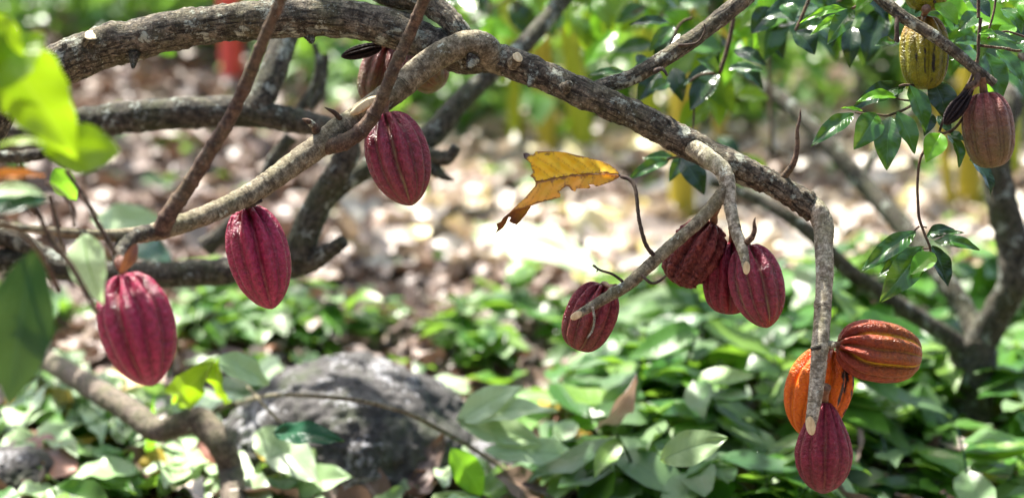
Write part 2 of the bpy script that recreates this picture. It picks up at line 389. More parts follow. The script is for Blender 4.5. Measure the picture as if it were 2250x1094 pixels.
# ------------------------------------------------------------------ leaves
def wprof(u, tip=1.0, fat=.42):
    u = np.clip(u, 0, 1)
    e = math.log(.5) / math.log(fat)
    s = np.sin(np.pi * u ** e)
    return np.clip(s, 0, 1) ** .8 * (1 - .25 * tip * u ** 3)
def leaf_arrays(base, tip, hw, nrm, fold=.25, curl=.12, wave=.02, nu=22, nv=10, seed=0, droop=0, twist=0, tear=0, fat=.42, ragged=0):
    """a blade from base to tip; nrm is the way its upper face looks"""
    ax = tip - base; L = ax.length; ax.normalize()
    n = (nrm - ax * nrm.dot(ax)).normalized(); sd_ = n.cross(ax)
    V = []; UV = []; r_ = random.Random(seed)
    ph = r_.random() * 9
    for i in range(nu + 1):
        u = i / nu
        wv = float(wprof(np.array(u), fat=fat)) * hw
        if i == 0: wv = hw * .03
        tw = twist * (u - .3); n2 = n * math.cos(tw) + sd_ * math.sin(tw); s2 = sd_ * math.cos(tw) - n * math.sin(tw)
        c = base + ax * (L * u) + n * (curl * L * (math.sin(math.pi * u) )) + Vector((0, 0, -1)) * (droop * L * math.sin(math.pi * u))
        for j in range(nv + 1):
            v = j / nv * 2 - 1
            wr = wv
            if ragged: wr *= 1 + ragged * noise.noise(Vector((u * 7, 3 * (v > 0), seed)))
            z = fold * abs(v) * wv + wave * L * noise.noise(Vector((u * 3.5, v * 1.2, ph))) + wave * .6 * L * abs(v) ** 2 * math.sin(u * 17 + ph + (v > 0) * 2)
            V.append(c + s2 * (v * wr * math.cos(fold * .8 * abs(v))) + n2 * z)
            UV.append((u, v * .5 + .5))
    F = []
    for i in range(nu):
        for j in range(nv):
            a = i * (nv + 1) + j; F.append((a, a + nv + 1, a + nv + 2, a + 1))
    return V, F, UV
def leaf(name, base, tip, hw, mat, parent, nrm=None, label=None, **kw):
    if nrm is None: nrm = Vector((.1, -.75, .65))
    V, F, UV = leaf_arrays(base, tip, hw, nrm, **kw)
    r = random.random()
    o = build(name, V, F, UV, mat, parent, attrs={'rnd': [r] * len(V)})
    if label: o['label'] = label
    return o

TU, TVV = np.meshgrid(np.linspace(0, 1, 7), np.linspace(-1, 1, 5), indexing='ij'); TU = TU.ravel(); TVV = TVV.ravel()
TF = np.array([(i * 5 + j, (i + 1) * 5 + j, (i + 1) * 5 + j + 1, i * 5 + j + 1) for i in range(6) for j in range(4)])
def cloud(name, B, D, N, L, W, mat, parent, droop=.15, fold=.2, wave=.05, kind=None):
    """many blades in one mesh: B bases, D directions, N upper sides, L lengths, W half widths"""
    B, D, N = (np.asarray(q, dtype=float) for q in (B, D, N)); L = np.asarray(L, dtype=float); W = np.asarray(W, dtype=float); n = len(B)
    D = D / np.linalg.norm(D, axis=1, keepdims=True)
    N = N - D * np.sum(N * D, axis=1, keepdims=True); N /= np.linalg.norm(N, axis=1, keepdims=True) + 1e-9
    S = np.cross(N, D); wp = wprof(TU, 1); wp[TU == 0] = .04
    ph = rng.random((n, 1)) * 9
    V = B[:, None] + D[:, None] * (L[:, None] * TU)[..., None] + S[:, None] * (W[:, None] * wp * TVV)[..., None]
    z = fold * W[:, None] * np.abs(TVV) * wp + wave * L[:, None] * (np.sin(TU * 7 + ph) + .6 * np.abs(TVV) * np.sin(TU * 13 + ph * 2 + TVV))
    V = V + N[:, None] * z[..., None]
    V[:, :, 2] -= droop * L[:, None] * TU ** 2
    F = (TF[None] + (np.arange(n) * 35)[:, None, None]).reshape(-1, 4)
    uv = np.tile(np.stack([TU, TVV * .5 + .5], 1), (n, 1)); rnd = np.repeat(rng.random(n), 35)
    o = mesh_obj(name, V.reshape(-1, 3), F, mat, parent, uv, {'rnd': rnd})
    if kind: o['kind'] = kind
    return o
def rdir(n, up=0.0, spread=1.0):
    d = rng.normal(size=(n, 3)); d /= np.linalg.norm(d, axis=1, keepdims=True)
    d[:, 2] = d[:, 2] * spread + up; return d

# ------------------------------------------------------------------ pods
PROF_POINT = [(0, .035), (.10, .018), (.22, .002), (.36, .004), (.50, .03), (.68, .085), (.86, .19), (.97, .32), (1.0, .45), (.97, .58), (.87, .71), (.70, .82), (.48, .91), (.27, .965), (.12, .99), (.0, 1.0)]
PROF_BLUNT = [(0, .04), (.12, .02), (.26, .0), (.42, .01), (.58, .04), (.76, .11), (.91, .22), (.99, .35), (1.0, .50), (.97, .64), (.88, .78), (.72, .89), (.5, .96), (.28, .99), (.1, .998), (.0, 1.0)]
PROF_NECK = [(0, .03), (.10, .01), (.18, .0), (.26, .012), (.36, .05), (.52, .13), (.72, .25), (.89, .38), (.99, .51), (1.0, .60), (.93, .72), (.77, .83), (.53, .92), (.28, .97), (.11, .993), (.0, 1.0)]
def pod(label, top, bot, wpx, kind, stalk=None, prof='point', seed=1, roll=0, groove=.13, wart=.006, name='cacao_pod', cat='pod', group=None, bend=0, mark=None, stalk_r=5, nphi=150, ns=110):
    T = P(*top); B = P(*bot); L = (B - T).length; dm = (top[2] + bot[2]) / 2; RW = wpx * K * dm / 2
    ax = (B - T).normalized()
    rot = Vector((0, 0, -1)).rotation_difference(ax)
    root = empty(name, T, label, cat, group, rot)
    pr = {'point': PROF_POINT, 'blunt': PROF_BLUNT, 'neck': PROF_NECK}[prof]
    a = np.array(pr, dtype=float)
    s0 = np.linspace(0, 1, len(a)); s = np.linspace(0, 1, ns)
    # smooth interpolation by Catmull-Rom on the table
    def cr(y):
        y = np.concatenate([[2 * y[0] - y[1]], y, [2 * y[-1] - y[-2]]]); x = s * (len(a) - 1); i = np.minimum(x.astype(int), len(a) - 2); t = x - i
        p0, p1, p2, p3 = y[i], y[i + 1], y[i + 2], y[i + 3]
        return .5 * (2 * p1 + (p2 - p0) * t + (2 * p0 - 5 * p1 + 4 * p2 - p3) * t ** 2 + (3 * p1 - p0 - 3 * p2 + p3) * t ** 3)
    rr = np.maximum(cr(a[:, 0]), 0); zz = cr(a[:, 1])
    V = []; g_ = []; al = []; mk = []
    for i in range(ns):
        t = zz[i]; env = min(1, rr[i] * 1.6) * (1.0 - .35 * max(0, t - .45) / .55)
        topk = math.exp(-((t - .05) / .13) ** 2)
        for j in range(nphi):
            ph = 2 * math.pi * j / nphi
            wob = .07 * noise.noise(Vector((math.cos(ph) * 1.5, math.sin(ph) * 1.5, t * 3 + seed * 3.3)))
            q = (ph + roll + wob) * 5 / math.pi; kq = round(q); dl = abs(q - kq)  # 0 in a furrow .. .5 on a ridge
            major = 1.0 if kq % 2 == 0 else .62
            shape = (1 - min(1, dl * 2)) ** 1.5 * major
            g = 2.0 * groove * env * (shape) * (1 + 1.7 * topk)
            # uneven sizes of the lobes
            un = 1 + .035 * noise.noise(Vector((math.cos(ph) * 1.1, math.sin(ph) * 1.1, seed * 5 + t)))
            r = rr[i] * RW * (1 - g) * un
            x = r * math.cos(ph); y = r * math.sin(ph); z = -t * L
            qv = Vector((x, y, z)) * 1.0
            wt = noise.noise(qv * 130 + Vector((seed, 0, 0))) * .6 + noise.noise(qv * 300) * .4
            wt2 = max(0, noise.noise(qv * 75 + Vector((0, seed * 2, 0))))
            dd = (wart * 1.5 * RW) * (wt + wt2 * 1.2)
            if wart > .03:
                c = noise.cell(qv * 1) if False else 0
                vd, _p = noise.voronoi(qv * 85 + Vector((noise.noise(qv * 60), noise.noise(qv * 60 + Vector((9, 0, 0))), 0)) * .6)
                e = min(1, (vd[1] - vd[0]) * 2.2); gate = max(0, min(1, .75 + 1.6 * noise.noise(qv * 14 + Vector((seed, 3, 1)))))
                dd += RW * .13 * (e - .6) * gate
                crk = max(0, 1 - e * 3) * gate
            else: crk = 0
            k = 1 + dd / max(r, 1e-4) if r > .002 else 1
            bx = bend * L * math.sin(math.pi * min(1, t)) 
            V.append((x * k + bx, y * k, z + (.03 * L * topk * (1 - shape) * rr[i] * 0)))
            f = math.exp(-(dl / (.12 if major == 1 else .085)) ** 2) * (major if major == 1 else .6) * min(1, rr[i] * 2)
            g_.append(min(1, f + crk)); al.append(t)
            m_ = 0
            if mark:
                for (mp, mw, t0, t1, thr) in mark:
                    da = abs((ph - mp + math.pi) % (2 * math.pi) - math.pi)
                    v = 1 - da / mw
                    if v > 0 and t0 < t < t1:
                        e = min(1, (t - t0) / .06, (t1 - t) / .12)
                        m_ = max(m_, min(1, max(0, (v * e + 1.1 * noise.noise(Vector((x * 130, y * 130, z * 60)) + Vector((5, 1, seed))) - thr) * 5)))
            mk.append(m_)
    F = []
    for i in range(ns - 1):
        for j in range(nphi):
            j2 = (j + 1) % nphi; F.append((i * nphi + j, (i + 1) * nphi + j, (i + 1) * nphi + j2, i * nphi + j2))
    F = np.array(F)[:, ::-1]
    mesh_obj('husk', V, F[:, ::-1], POD[kind], root, None, {'groove': g_, 'along': al, 'mark': mk}, local=True)
    if stalk:
        e = T + ax * (.03 * L + .012); mid = T - ax * .012
        S = P(*stalk[0]); r0 = stalk_r * K * dm
        pts = [(e, r0 * 1.25), (T - ax * .002, r0), ((T * .5 + S * .5) - ax * .0, r0 * .85), (S, r0 * 1.4)]
        Vv, Ff, Uu, _ = tube_geo(pts, nr=12, rough=.12, seed=seed, step_f=.4)
        build('stalk', Vv, Ff, Uu, STALK, root)
    return root

# ================================================================== SETTING
def ground():
    m = MT('forest_soil'); o = m.obj()
    n1 = m.noise(o, 1.3, 5, .6); n2 = m.noise(o, 14, 6, .7); v = m.ramp(m.sep(m.voro(m.mapping(o, (1, 1.4, 1)), 16, out='Color'))[0], [(0, (.12, .08, .06)), (.35, (.34, .24, .2)), (.7, (.42, .33, .3)), (1, (.22, .15, .09))])
    c = m.mix(m.ramp(n2, [(.35, 0), (.65, 1)]), (.05, .035, .028), (.22, .17, .15))
    c = m.mix(.55, c, v)
    c = m.mix(m.math('MULTIPLY', m.ramp(n1, [(.5, 0), (.68, 1)]), .35), c, (.12, .17, .05))
    mat = m.done(m.principled(c, .9, m.bump(n2, 1, .03), .2))
    xs = np.concatenate([np.linspace(-60, -9, 14)[:-1], np.linspace(-9, 9, 110), np.linspace(9, 60, 14)[1:]])
    ys = np.concatenate([np.linspace(-40, 1, 10)[:-1], np.linspace(1, 18, 110), np.linspace(18, 80, 18)[1:]])
    V = [(x, y, hill(x, y)) for x in xs for y in ys]; ny = len(ys)
    F = [(i * ny + j, (i + 1) * ny + j, (i + 1) * ny + j + 1, i * ny + j + 1) for i in range(len(xs) - 1) for j in range(ny - 1)]
    o = mesh_obj('ground', V, F, mat); o['kind'] = 'structure'
ground()

# ================================================================== FOREGROUND CACAO TREE
def knob(parent, a, b, r0, r1, mat=BARK_ROUGH, name='branch_stub', **kw):
    kw.setdefault('rough', .22)
    return branch(name, [(a[0], a[1], a[2], r0), ((a[0] + b[0]) / 2, (a[1] + b[1]) / 2, (a[2] + b[2]) / 2, (r0 + r1) / 2), (b[0], b[1], b[2], r1)], mat, parent, nr=18, **kw)

tree_base = Vector((-1.75, 2.75, hill(-1.75, 2.75)))
ct = empty('cacao_tree', tree_base, 'rough barked cacao tree whose long limbs arch across the front carrying the pods', 'tree')
branch('trunk', [(Vector((-1.75, 2.75, -.1)), .12), (Vector((-1.72, 2.72, .6)), .085), (Vector((-1.5, 2.66, 1.15)), .07), (Vector((-1.2, 2.62, 1.48)), .06), P(-140, 330, 2.62) and (P(-140, 330, 2.62), .05), (P(0, 190, 2.6), .045)], BARK_ROUGH, ct, rough=.14, seed=3)
limb = branch('limb', [(-70, 250, 2.6, 42), (0, 195, 2.6, 42), (90, 160, 2.6, 45), (200, 115, 2.59, 46), (330, 80, 2.58, 42), (460, 55, 2.57, 40), (600, 42, 2.56, 42), (740, 40, 2.56, 41), (850, 60, 2.56, 40), (940, 95, 2.56, 39), (1010, 125, 2.55, 36), (1080, 128, 2.54, 33), (1150, 148, 2.53, 32), (1260, 195, 2.52, 31), (1400, 258, 2.51, 31), (1520, 320, 2.51, 32), (1620, 370, 2.5, 31), (1700, 405, 2.5, 26), (1755, 440, 2.5, 25), (1790, 465, 2.5, 26)],
              BARK_ROUGH, ct, nr=44, rough=.13, seed=1, step_f=.16, knots=[(.19, 1.5, .25, .8), (.33, 4.2, .2, .7), (.60, .8, .3, .7), (.72, 3, .25, .8), (.83, 5, .2, .8), (.9, 2, .25, .9), (.98, 1, .2, 1)])
bent = branch('bent_branch', [(1740, 432, 2.5, 22), (1785, 455, 2.5, 25), (1808, 492, 2.49, 24), (1810, 540, 2.48, 20), (1812, 600, 2.46, 19), (1808, 680, 2.44, 19), (1802, 760, 2.42, 19), (1797, 820, 2.41, 17.5), (1790, 880, 2.40, 15.5), (1781, 935, 2.39, 11.5)],
              BARK_PALE, ct, cut=Vector((-.75, -1, -.1)), nr=36, rough=.06, seed=5, step_f=.14, knots=[(.12, 2, .25, .7), (.52, 3, .22, .5)])
second = branch('curved_branch', [(1120, 150, 2.54, 22), (1085, 130, 2.53, 30), (1062, 105, 2.52, 33), (1020, 98, 2.51, 29), (950, 132, 2.50, 29), (880, 190, 2.49, 29), (800, 248, 2.47, 27), (735, 295, 2.45, 28), (660, 350, 2.43, 26), (560, 420, 2.38, 23), (470, 465, 2.32, 22), (390, 495, 2.26, 22), (310, 515, 2.2, 19), (210, 516, 2.12, 11), (80, 505, 2.0, 9), (-60, 485, 1.9, 7)],
                BARK_SMOOTH, ct, nr=40, rough=.07, seed=9, step_f=.16, knots=[(.06, 1, .15, 1), (.18, 4, .12, .8), (.33, 2, .15, .6), (.48, 5, .18, .6), (.6, 1, .12, .6)])
spur = branch('side_spur', [(330, 508, 2.21, 15), (290, 520, 2.18, 17), (268, 545, 2.15, 17), (262, 568, 2.13, 15), (264, 590, 2.12, 11)], BARK_DARK, ct, rough=.14, seed=12)
branch('upper_branch', [(480, -620, 2.7, 8), (580, -300, 2.65, 17), (690, -130, 2.62, 22), (770, -60, 2.6, 24), (850, -12, 2.58, 25), (920, 0, 2.56, 25), (970, 28, 2.55, 25), (1005, 65, 2.54, 24), (1030, 110, 2.54, 24)], BARK_ROUGH, ct, nr=34, rough=.12, seed=15, step_f=.18)
branch('young_shoot', [(740, -620, 2.0, 4), (700, -330, 2.05, 8), (655, -90, 2.1, 11), (622, -10, 2.12, 12), (590, 62, 2.14, 12.5), (548, 165, 2.17, 14), (508, 255, 2.19, 14.5), (460, 335, 2.2, 16), (410, 415, 2.21, 17), (372, 470, 2.21, 19), (352, 512, 2.22, 21)], BARK_BROWN, ct, nr=24, rough=.05, seed=17, step_f=.2, nodes=.034)
branch('young_shoot', [(1060, -620, 2.2, 4), (1005, -330, 2.28, 9), (960, -80, 2.34, 12), (935, -10, 2.36, 12.5), (902, 72, 2.39, 13), (866, 150, 2.4, 13.5), (840, 215, 2.41, 14), (815, 262, 2.42, 16), (785, 295, 2.42, 17), (750, 315, 2.42, 18), (722, 322, 2.44, 17), (700, 322, 2.46, 12)], BARK_BROWN, ct, nr=26, rough=.06, seed=19, step_f=.18, nodes=.036)
branch('side_branch', [(1285, 205, 2.53, 18), (1325, 190, 2.53, 18), (1385, 172, 2.54, 18), (1445, 138, 2.55, 18), (1500, 102, 2.56, 19), (1560, 58, 2.58, 19), (1660, -25, 2.6, 20), (1740, -110, 2.62, 20), (1900, -330, 2.7, 16), (2000, -620, 2.75, 8)], BARK_SMOOTH.copy() if False else BARK_ROUGH, ct, nr=30, rough=.09, seed=23, step_f=.18)
fork = branch('forked_branch', [(1478, 306, 2.52, 15), (1515, 320, 2.50, 20), (1552, 345, 2.475, 21), (1588, 375, 2.45, 20), (1600, 410, 2.44, 17), (1604, 450, 2.43, 14), (1616, 505, 2.415, 13), (1632, 550, 2.40, 12), (1640, 588, 2.39, 8)],
              BARK_PALE, ct, cut=Vector((.2, -1, -.02)), nr=28, rough=.07, seed=27, step_f=.18, knots=[(.75, 1, .25, .6)])
fork2 = branch('forked_branch', [(1597, 405, 2.44, 13), (1580, 435, 2.435, 15), (1535, 487, 2.43, 14), (1480, 535, 2.425, 14), (1430, 580, 2.42, 14), (1380, 625, 2.415, 13.5), (1325, 658, 2.405, 12), (1266, 693, 2.39, 8.5)],
               BARK_SMOOTH, ct, cut=Vector((-.3, -1, .05)), nr=26, rough=.07, seed=29, step_f=.2, knots=[(.55, 3, .2, .6), (.78, 1, .3, .6)])
def twig(pxs, parent=ct, mat=TWIG, name='twig', **kw):
    kw.setdefault('nr', 10); kw.setdefault('rough', .12); kw.setdefault('step_f', .8)
    return branch(name, pxs, mat, parent, taper_end=True, **kw)
twig([(1436, 560, 2.41, 5), (1418, 535, 2.4, 4.5), (1404, 480, 2.4, 4), (1397, 420, 2.41, 4), (1386, 396, 2.42, 4.5), (1365, 388, 2.43, 4)], nodes=.015)
twig([(1368, 618, 2.41, 3.5), (1345, 602, 2.4, 2.8), (1320, 594, 2.39, 2.6), (1303, 583, 2.38, 2.2)])
twig([(1305, 583, 2.38, 2.2), (1313, 590, 2.375, 2), (1311, 597, 2.37, 1.4)])
twig([(1410, 604, 2.41, 3.6), (1420, 614, 2.4, 3.2), (1432, 622, 2.4, 3), (1448, 618, 2.395, 3), (1463, 606, 2.39, 2.4)])
twig([(1302, 675, 2.38, 3), (1306, 700, 2.37, 2.6), (1302, 725, 2.365, 2.2), (1290, 743, 2.36, 1.5)], mat=BARK_PALE)
twig([(1640, 532, 2.40, 7), (1652, 522, 2.39, 6.5), (1658, 505, 2.385, 5), (1657, 488, 2.38, 3), (1660, 478, 2.38, .8)], mat=BARK_BROWN, name='bud')
twig([(1710, 400, 2.5, 10), (1728, 382, 2.49, 8), (1745, 355, 2.48, 6.5), (1752, 320, 2.475, 5), (1752, 285, 2.47, 4), (1757, 262, 2.47, 3.6), (1759, 240, 2.47, .8)], mat=BARK_BROWN, nodes=.02)
twig([(1440, 157, 2.53, 6), (1455, 152, 2.5, 4), (1466, 166, 2.49, 2.5)], mat=TWIG)
twig([(1490, 100, 2.54, 3), (1530, 95, 2.54, 2.4), (1548, 70, 2.54, 2), (1547, 52, 2.54, 1.4)])
twig([(702, 300, 2.44, 11), (690, 278, 2.43, 9), (676, 266, 2.42, 6), (664, 262, 2.42, 1)], mat=BARK_BROWN, name='bud')
twig([(748, 262, 2.44, 6), (735, 248, 2.43, 5), (722, 241, 2.42, 3), (713, 236, 2.42, .7)], name='bud')
twig([(575, 440, 2.38, 4), (555, 452, 2.37, 3), (540, 460, 2.37, 1)])
# knobs and scars
knob(ct, (195, 108, 2.57), (203, 78, 2.55), 20, 17, rough=.3, seed=41, cut=Vector((.3, -.6, 1)))
knob(ct, (215, 100, 2.56), (222, 82, 2.55), 14, 8, seed=42, taper_end=True)
knob(ct, (150, 118, 2.57), (140, 97, 2.56), 11, 5, seed=43, taper_end=True)
knob(ct, (295, 118, 2.56), (292, 150, 2.55), 14, 3, seed=44, taper_end=True, mat=BARK_DARK)
knob(ct, (1126, 142, 2.51), (1138, 126, 2.49), 15, 11, seed=45, cut=Vector((.5, -.9, .6)), mat=BARK_SMOOTH)
knob(ct, (1240, 195, 2.49), (1252, 184, 2.47), 14, 7, seed=46, taper_end=True)
knob(ct, (1170, 168, 2.49), (1162, 190, 2.48), 12, 4, seed=47, taper_end=True)
knob(ct, (680, 75, 2.56), (685, 95, 2.55), 16, 4, seed=48, taper_end=True, mat=BARK_DARK)
knob(ct, (1775, 448, 2.5), (1785, 425, 2.49), 13, 8, seed=49, taper_end=True)
knob(ct, (1800, 762, 2.405), (1784, 765, 2.395), 6, 5, seed=50, taper_end=True, mat=BARK_DARK)
knob(ct, (1810, 755, 2.42), (1832, 758, 2.415), 8, 8, seed=51, taper_end=True, mat=BARK_PALE)
knob(ct, (1040, 130, 2.5), (1030, 150, 2.49), 16, 6, seed=52, taper_end=True)
# pruning scar on the curved branch
def scar(px, py, d, lx, ly, ang, parent):
    c = P(px, py, d); V = [c - FW * .002]; n = 28
    ex = RT * math.cos(ang) + UP * math.sin(ang); ey = UP * math.cos(ang) - RT * math.sin(ang)
    for k_, s in enumerate((.6, 1.0, 1.08)):
        for j in range(n):
            a = 2 * math.pi * j / n; rr = s * (1 + .12 * noise.noise(Vector((math.cos(a) * 1.5, math.sin(a) * 1.5, 4))))
            xx = lx * K * d * math.cos(a) * rr; yy = ly * K * d * math.sin(a) * rr
            V.append(c + ex * xx + ey * yy + FW * (-.002 + .5 * yy * yy / (27 * K * d) + (.004 if k_ == 2 else 0)))
    F = [(0, 1 + j, 1 + (j + 1) % n, 1 + (j + 1) % n) for j in range(n)]
    for k_ in range(2):
        for j in range(n): F.append((1 + k_ * n + j, 1 + (k_ + 1) * n + j, 1 + (k_ + 1) * n + (j + 1) % n, 1 + k_ * n + (j + 1) % n))
    build('pruning_scar', V, F, [(0, 0)] * len(V), WOOD, parent)
scar(800, 232, 2.437, 34, 10, R(33), second)

# right-hand branch of a second cacao tree
rt_ = empty('cacao_branch', P(2400, -500, 2.6), 'slender grey branch slanting down at the upper right, holding the yellow green pod', 'branch')
branch('wood', [(1790, -160, 2.52, 17), (1860, -75, 2.5, 15), (1925, -12, 2.48, 14), (1985, 38, 2.46, 13.5), (2040, 72, 2.45, 13.5), (2095, 112, 2.45, 12.5), (2140, 150, 2.45, 12), (2186, 184, 2.45, 9)], BARK_ROUGH, rt_, nr=26, rough=.09, seed=61, step_f=.2)
twig([(2150, 158, 2.45, 8), (2145, 180, 2.44, 7), (2125, 192, 2.44, 7)], rt_, mat=BARK_BROWN)
twig([(1972, 32, 2.46, 5), (1970, 60, 2.45, 5), (1973, 92, 2.45, 4)], rt_)

# ================================================================== PODS
GC = 'cacao pods hanging on the near branches'
pod('glossy dark red pod with pale green furrows hanging alone above the bright litter', (848, 250, 2.46), (905, 452, 2.46), 141, 'red', ((846, 222, 2.46),), seed=2, roll=.32, groove=.16, group=GC, stalk_r=8)
pod('bright crimson pointed pod hanging alone below the middle of the curved branch', (543, 456, 2.40), (598, 679, 2.40), 135, 'crimson', ((538, 432, 2.39),), seed=5, roll=.1, groove=.145, group=GC, stalk_r=9)
pod('large soft focus crimson pod hanging nearest the deep green leaf, over the fallen root', (272, 603, 2.12), (335, 848, 2.12), 168, 'crimson', ((264, 578, 2.12),), seed=8, roll=.5, groove=.145, group=GC, stalk_r=10)
pod('squat rounded purple red pod behind the cut tip of the forked branch', (1325, 626, 2.49), (1268, 768, 2.50), 116, 'maroon', ((1352, 632, 2.44),), prof='blunt', seed=11, roll=.2, groove=.17, group=GC, stalk_r=6)
pod('wrinkled brown red pod with knobbly skin behind the fork', (1566, 490, 2.51), (1483, 622, 2.53), 118, 'brown', ((1573, 452, 2.45),), prof='blunt', seed=14, roll=.9, groove=.16, wart=.05, group=GC, stalk_r=9)
pod('smaller dark red pod tucked behind the glossy pod of the hanging pair', (1607, 533, 2.53), (1600, 690, 2.54), 118, 'wine', ((1610, 500, 2.45),), prof='blunt', seed=17, roll=.4, groove=.17, group=GC, stalk_r=7)
pod('glossy red pod with a pointed olive tip behind the short cut branch stub', (1642, 540, 2.47), (1687, 720, 2.46), 124, 'red', ((1622, 518, 2.43),), seed=20, roll=.15, groove=.14, group=GC, stalk_r=8)
pod('russet pod with yellow furrows sticking out sideways from the hanging branch', (1842, 758, 2.44), (2022, 787, 2.44), 137, 'russet', ((1815, 757, 2.42),), prof='blunt', seed=23, roll=.62, groove=.15, group=GC, stalk_r=8)
pod('bright orange pod with a black streak behind the hanging branch', (1826, 768, 2.50), (1768, 960, 2.50), 150, 'orange', ((1806, 762, 2.43),), seed=26, roll=.25, groove=.13, group=GC, stalk_r=6,
    mark=[(5.18, .13, .0, .72, .30), (5.45, .16, .02, .5, .55), (5.7, .10, .1, .9, .6)])
pod('dark wine red pod lowest of all, below the oval cut end', (1812, 884, 2.45), (1808, 1084, 2.45), 124, 'wine', ((1815, 850, 2.42),), prof='neck', seed=29, roll=.45, groove=.10, group=GC, stalk_r=8)
pod('yellow green pod with black scratches behind the slender upper branch', (2030, 38, 2.52), (2032, 197, 2.52), 110, 'yellow', ((2035, 20, 2.47),), prof='blunt', seed=32, roll=.3, groove=.08, group=GC, stalk_r=7,
    mark=[(4.45, .12, .2, .9, .75), (4.85, .16, .3, .98, .7), (5.25, .12, .2, .9, .8), (5.6, .1, .4, .95, .7), (4.1, .1, .5, .9, .8)])
pod('olive pod cut off by the top edge, above the yellow green pod', (2038, -78, 2.50), (2034, 25, 2.50), 100, 'yellow', ((2025, -100, 2.48),), prof='blunt', seed=34, roll=.7, groove=.08, group=GC)
pod('dusty pink and olive pod hanging at the tip of the slender upper branch', (2162, 205, 2.46), (2182, 369, 2.46), 110, 'dull', ((2158, 168, 2.45),), prof='blunt', seed=37, roll=.1, groove=.07, group=GC, stalk_r=9)
pod('small black shrivelled pod beside the dusty pink pod', (2136, 195, 2.44), (2075, 274, 2.43), 38, 'black', ((2148, 184, 2.44),), prof='neck', seed=40, groove=.32, wart=.012, name='dried_pod', nphi=90, ns=70, stalk_r=5)
pod('brownish pod with pale stripes half hidden behind the young shoot and curved branch', (852, 102, 2.68), (815, 228, 2.66), 92, 'greenred', ((868, 92, 2.6),), prof='blunt', seed=43, roll=.2, groove=.12, group=GC, stalk_r=9)
pod('green and purple pod showing between the thick limb and the curved branch', (900, 112, 2.72), (968, 192, 2.70), 96, 'greenred', ((885, 92, 2.6),), prof='blunt', seed=46, roll=.7, groove=.10, group=GC, stalk_r=9)
pod('thin black dried pod poking out to the left under the thick limb', (838, 103, 2.62), (749, 125, 2.60), 32, 'black', ((868, 96, 2.58),), prof='point', seed=49, groove=.28, wart=.01, name='dried_pod', nphi=80, ns=60, stalk_r=4)

# ================================================================== MIDDLE DISTANCE LIMBS
mt = empty('cacao_tree', Vector((-2.9, 3.6, hill(-2.9, 3.6))), 'blurred dark mossy cacao tree with crooked limbs lying behind the front tree', 'tree')
branch('trunk', [(Vector((-2.9, 3.6, -.1)), .11), (Vector((-2.75, 3.5, .5)), .09), (Vector((-2.2, 3.4, .85)), .06), (P(-250, 380, 3.2), .045), (P(-60, 320, 3.1), .04)], BARK_DARK, mt, rough=.14, seed=70)
branch('limb', [(-120, 330, 3.1, 26), (0, 308, 3.08, 28), (80, 293, 3.08, 30), (180, 272, 3.08, 33), (300, 256, 3.08, 34), (430, 248, 3.08, 34), (540, 246, 3.1, 33), (640, 264, 3.12, 27), (710, 280, 3.14, 24), (765, 320, 3.17, 26), (745, 375, 3.18, 28), (705, 440, 3.2, 29), (672, 510, 3.2, 31), (652, 575, 3.2, 33)], BARK_DARK, mt, nr=32, rough=.12, seed=71)
branch('limb', [(545, 262, 3.1, 22), (568, 230, 3.1, 28), (592, 175, 3.12, 30), (615, 110, 3.15, 30), (632, 40, 3.2, 30), (650, -60, 3.25, 28)], BARK_DARK, mt, nr=28, rough=.1, seed=72)
branch('limb', [(-80, 560, 3.2, 24), (20, 575, 3.2, 27), (150, 590, 3.2, 26), (280, 603, 3.2, 27), (400, 603, 3.2, 28), (520, 595, 3.2, 27), (610, 592, 3.2, 27), (680, 575, 3.2, 24), (725, 550, 3.18, 17), (756, 530, 3.16, 13)], BARK_DARK, mt, nr=28, rough=.16, seed=73, knots=[(.2, 1, .3, .8), (.8, 1, .35, .8)])
branch('limb', [(-80, 520, 3.25, 22), (20, 520, 3.2, 24), (90, 560, 3.2, 20), (180, 590, 3.2, 18)], BARK_DARK, mt, rough=.16, seed=74)
branch('limb', [(-90, 230, 2.95, 20), (-10, 235, 2.95, 20), (60, 215, 2.97, 18), (130, 190, 3.0, 14)], BARK_DARK, mt, rough=.15, seed=75)
branch('branch_stub', [(-60, 340, 3.0, 12), (30, 345, 3.0, 13), (100, 335, 3.0, 12), (170, 300, 3.05, 10)], BARK_DARK, mt, rough=.15, seed=76)
db = empty('cacao_tree', P(780, 420, 3.4), 'blurred grey limb slanting up to the top edge behind the elbow of the curved branch', 'tree')
branch('limb', [(690, 470, 3.3, 18), (760, 400, 3.32, 22), (850, 350, 3.34, 25), (910, 325, 3.35, 27), (960, 285, 3.38, 27), (1010, 225, 3.4, 23), (1080, 160, 3.45, 21), (1150, 100, 3.5, 20), (1200, 45, 3.55, 19), (1260, -30, 3.6, 19), (1330, -120, 3.7, 18), (1480, -420, 3.8, 12), (1560, -700, 3.9, 5)], BARK_DARK, db, nr=28, rough=.09, seed=77, knots=[(.62, 1, .25, .6), (.8, 3, .25, .6)])
branch('branch_stub', [(905, 330, 3.34, 22), (950, 345, 3.3, 17), (985, 345, 3.28, 14), (1003, 322, 3.27, 10)], BARK_DARK, db, rough=.25, seed=78)
branch('branch_stub', [(925, 335, 3.34, 18), (948, 365, 3.3, 16), (975, 388, 3.28, 8), (998, 396, 3.27, 2)], BARK_DARK, db, rough=.3, seed=79)
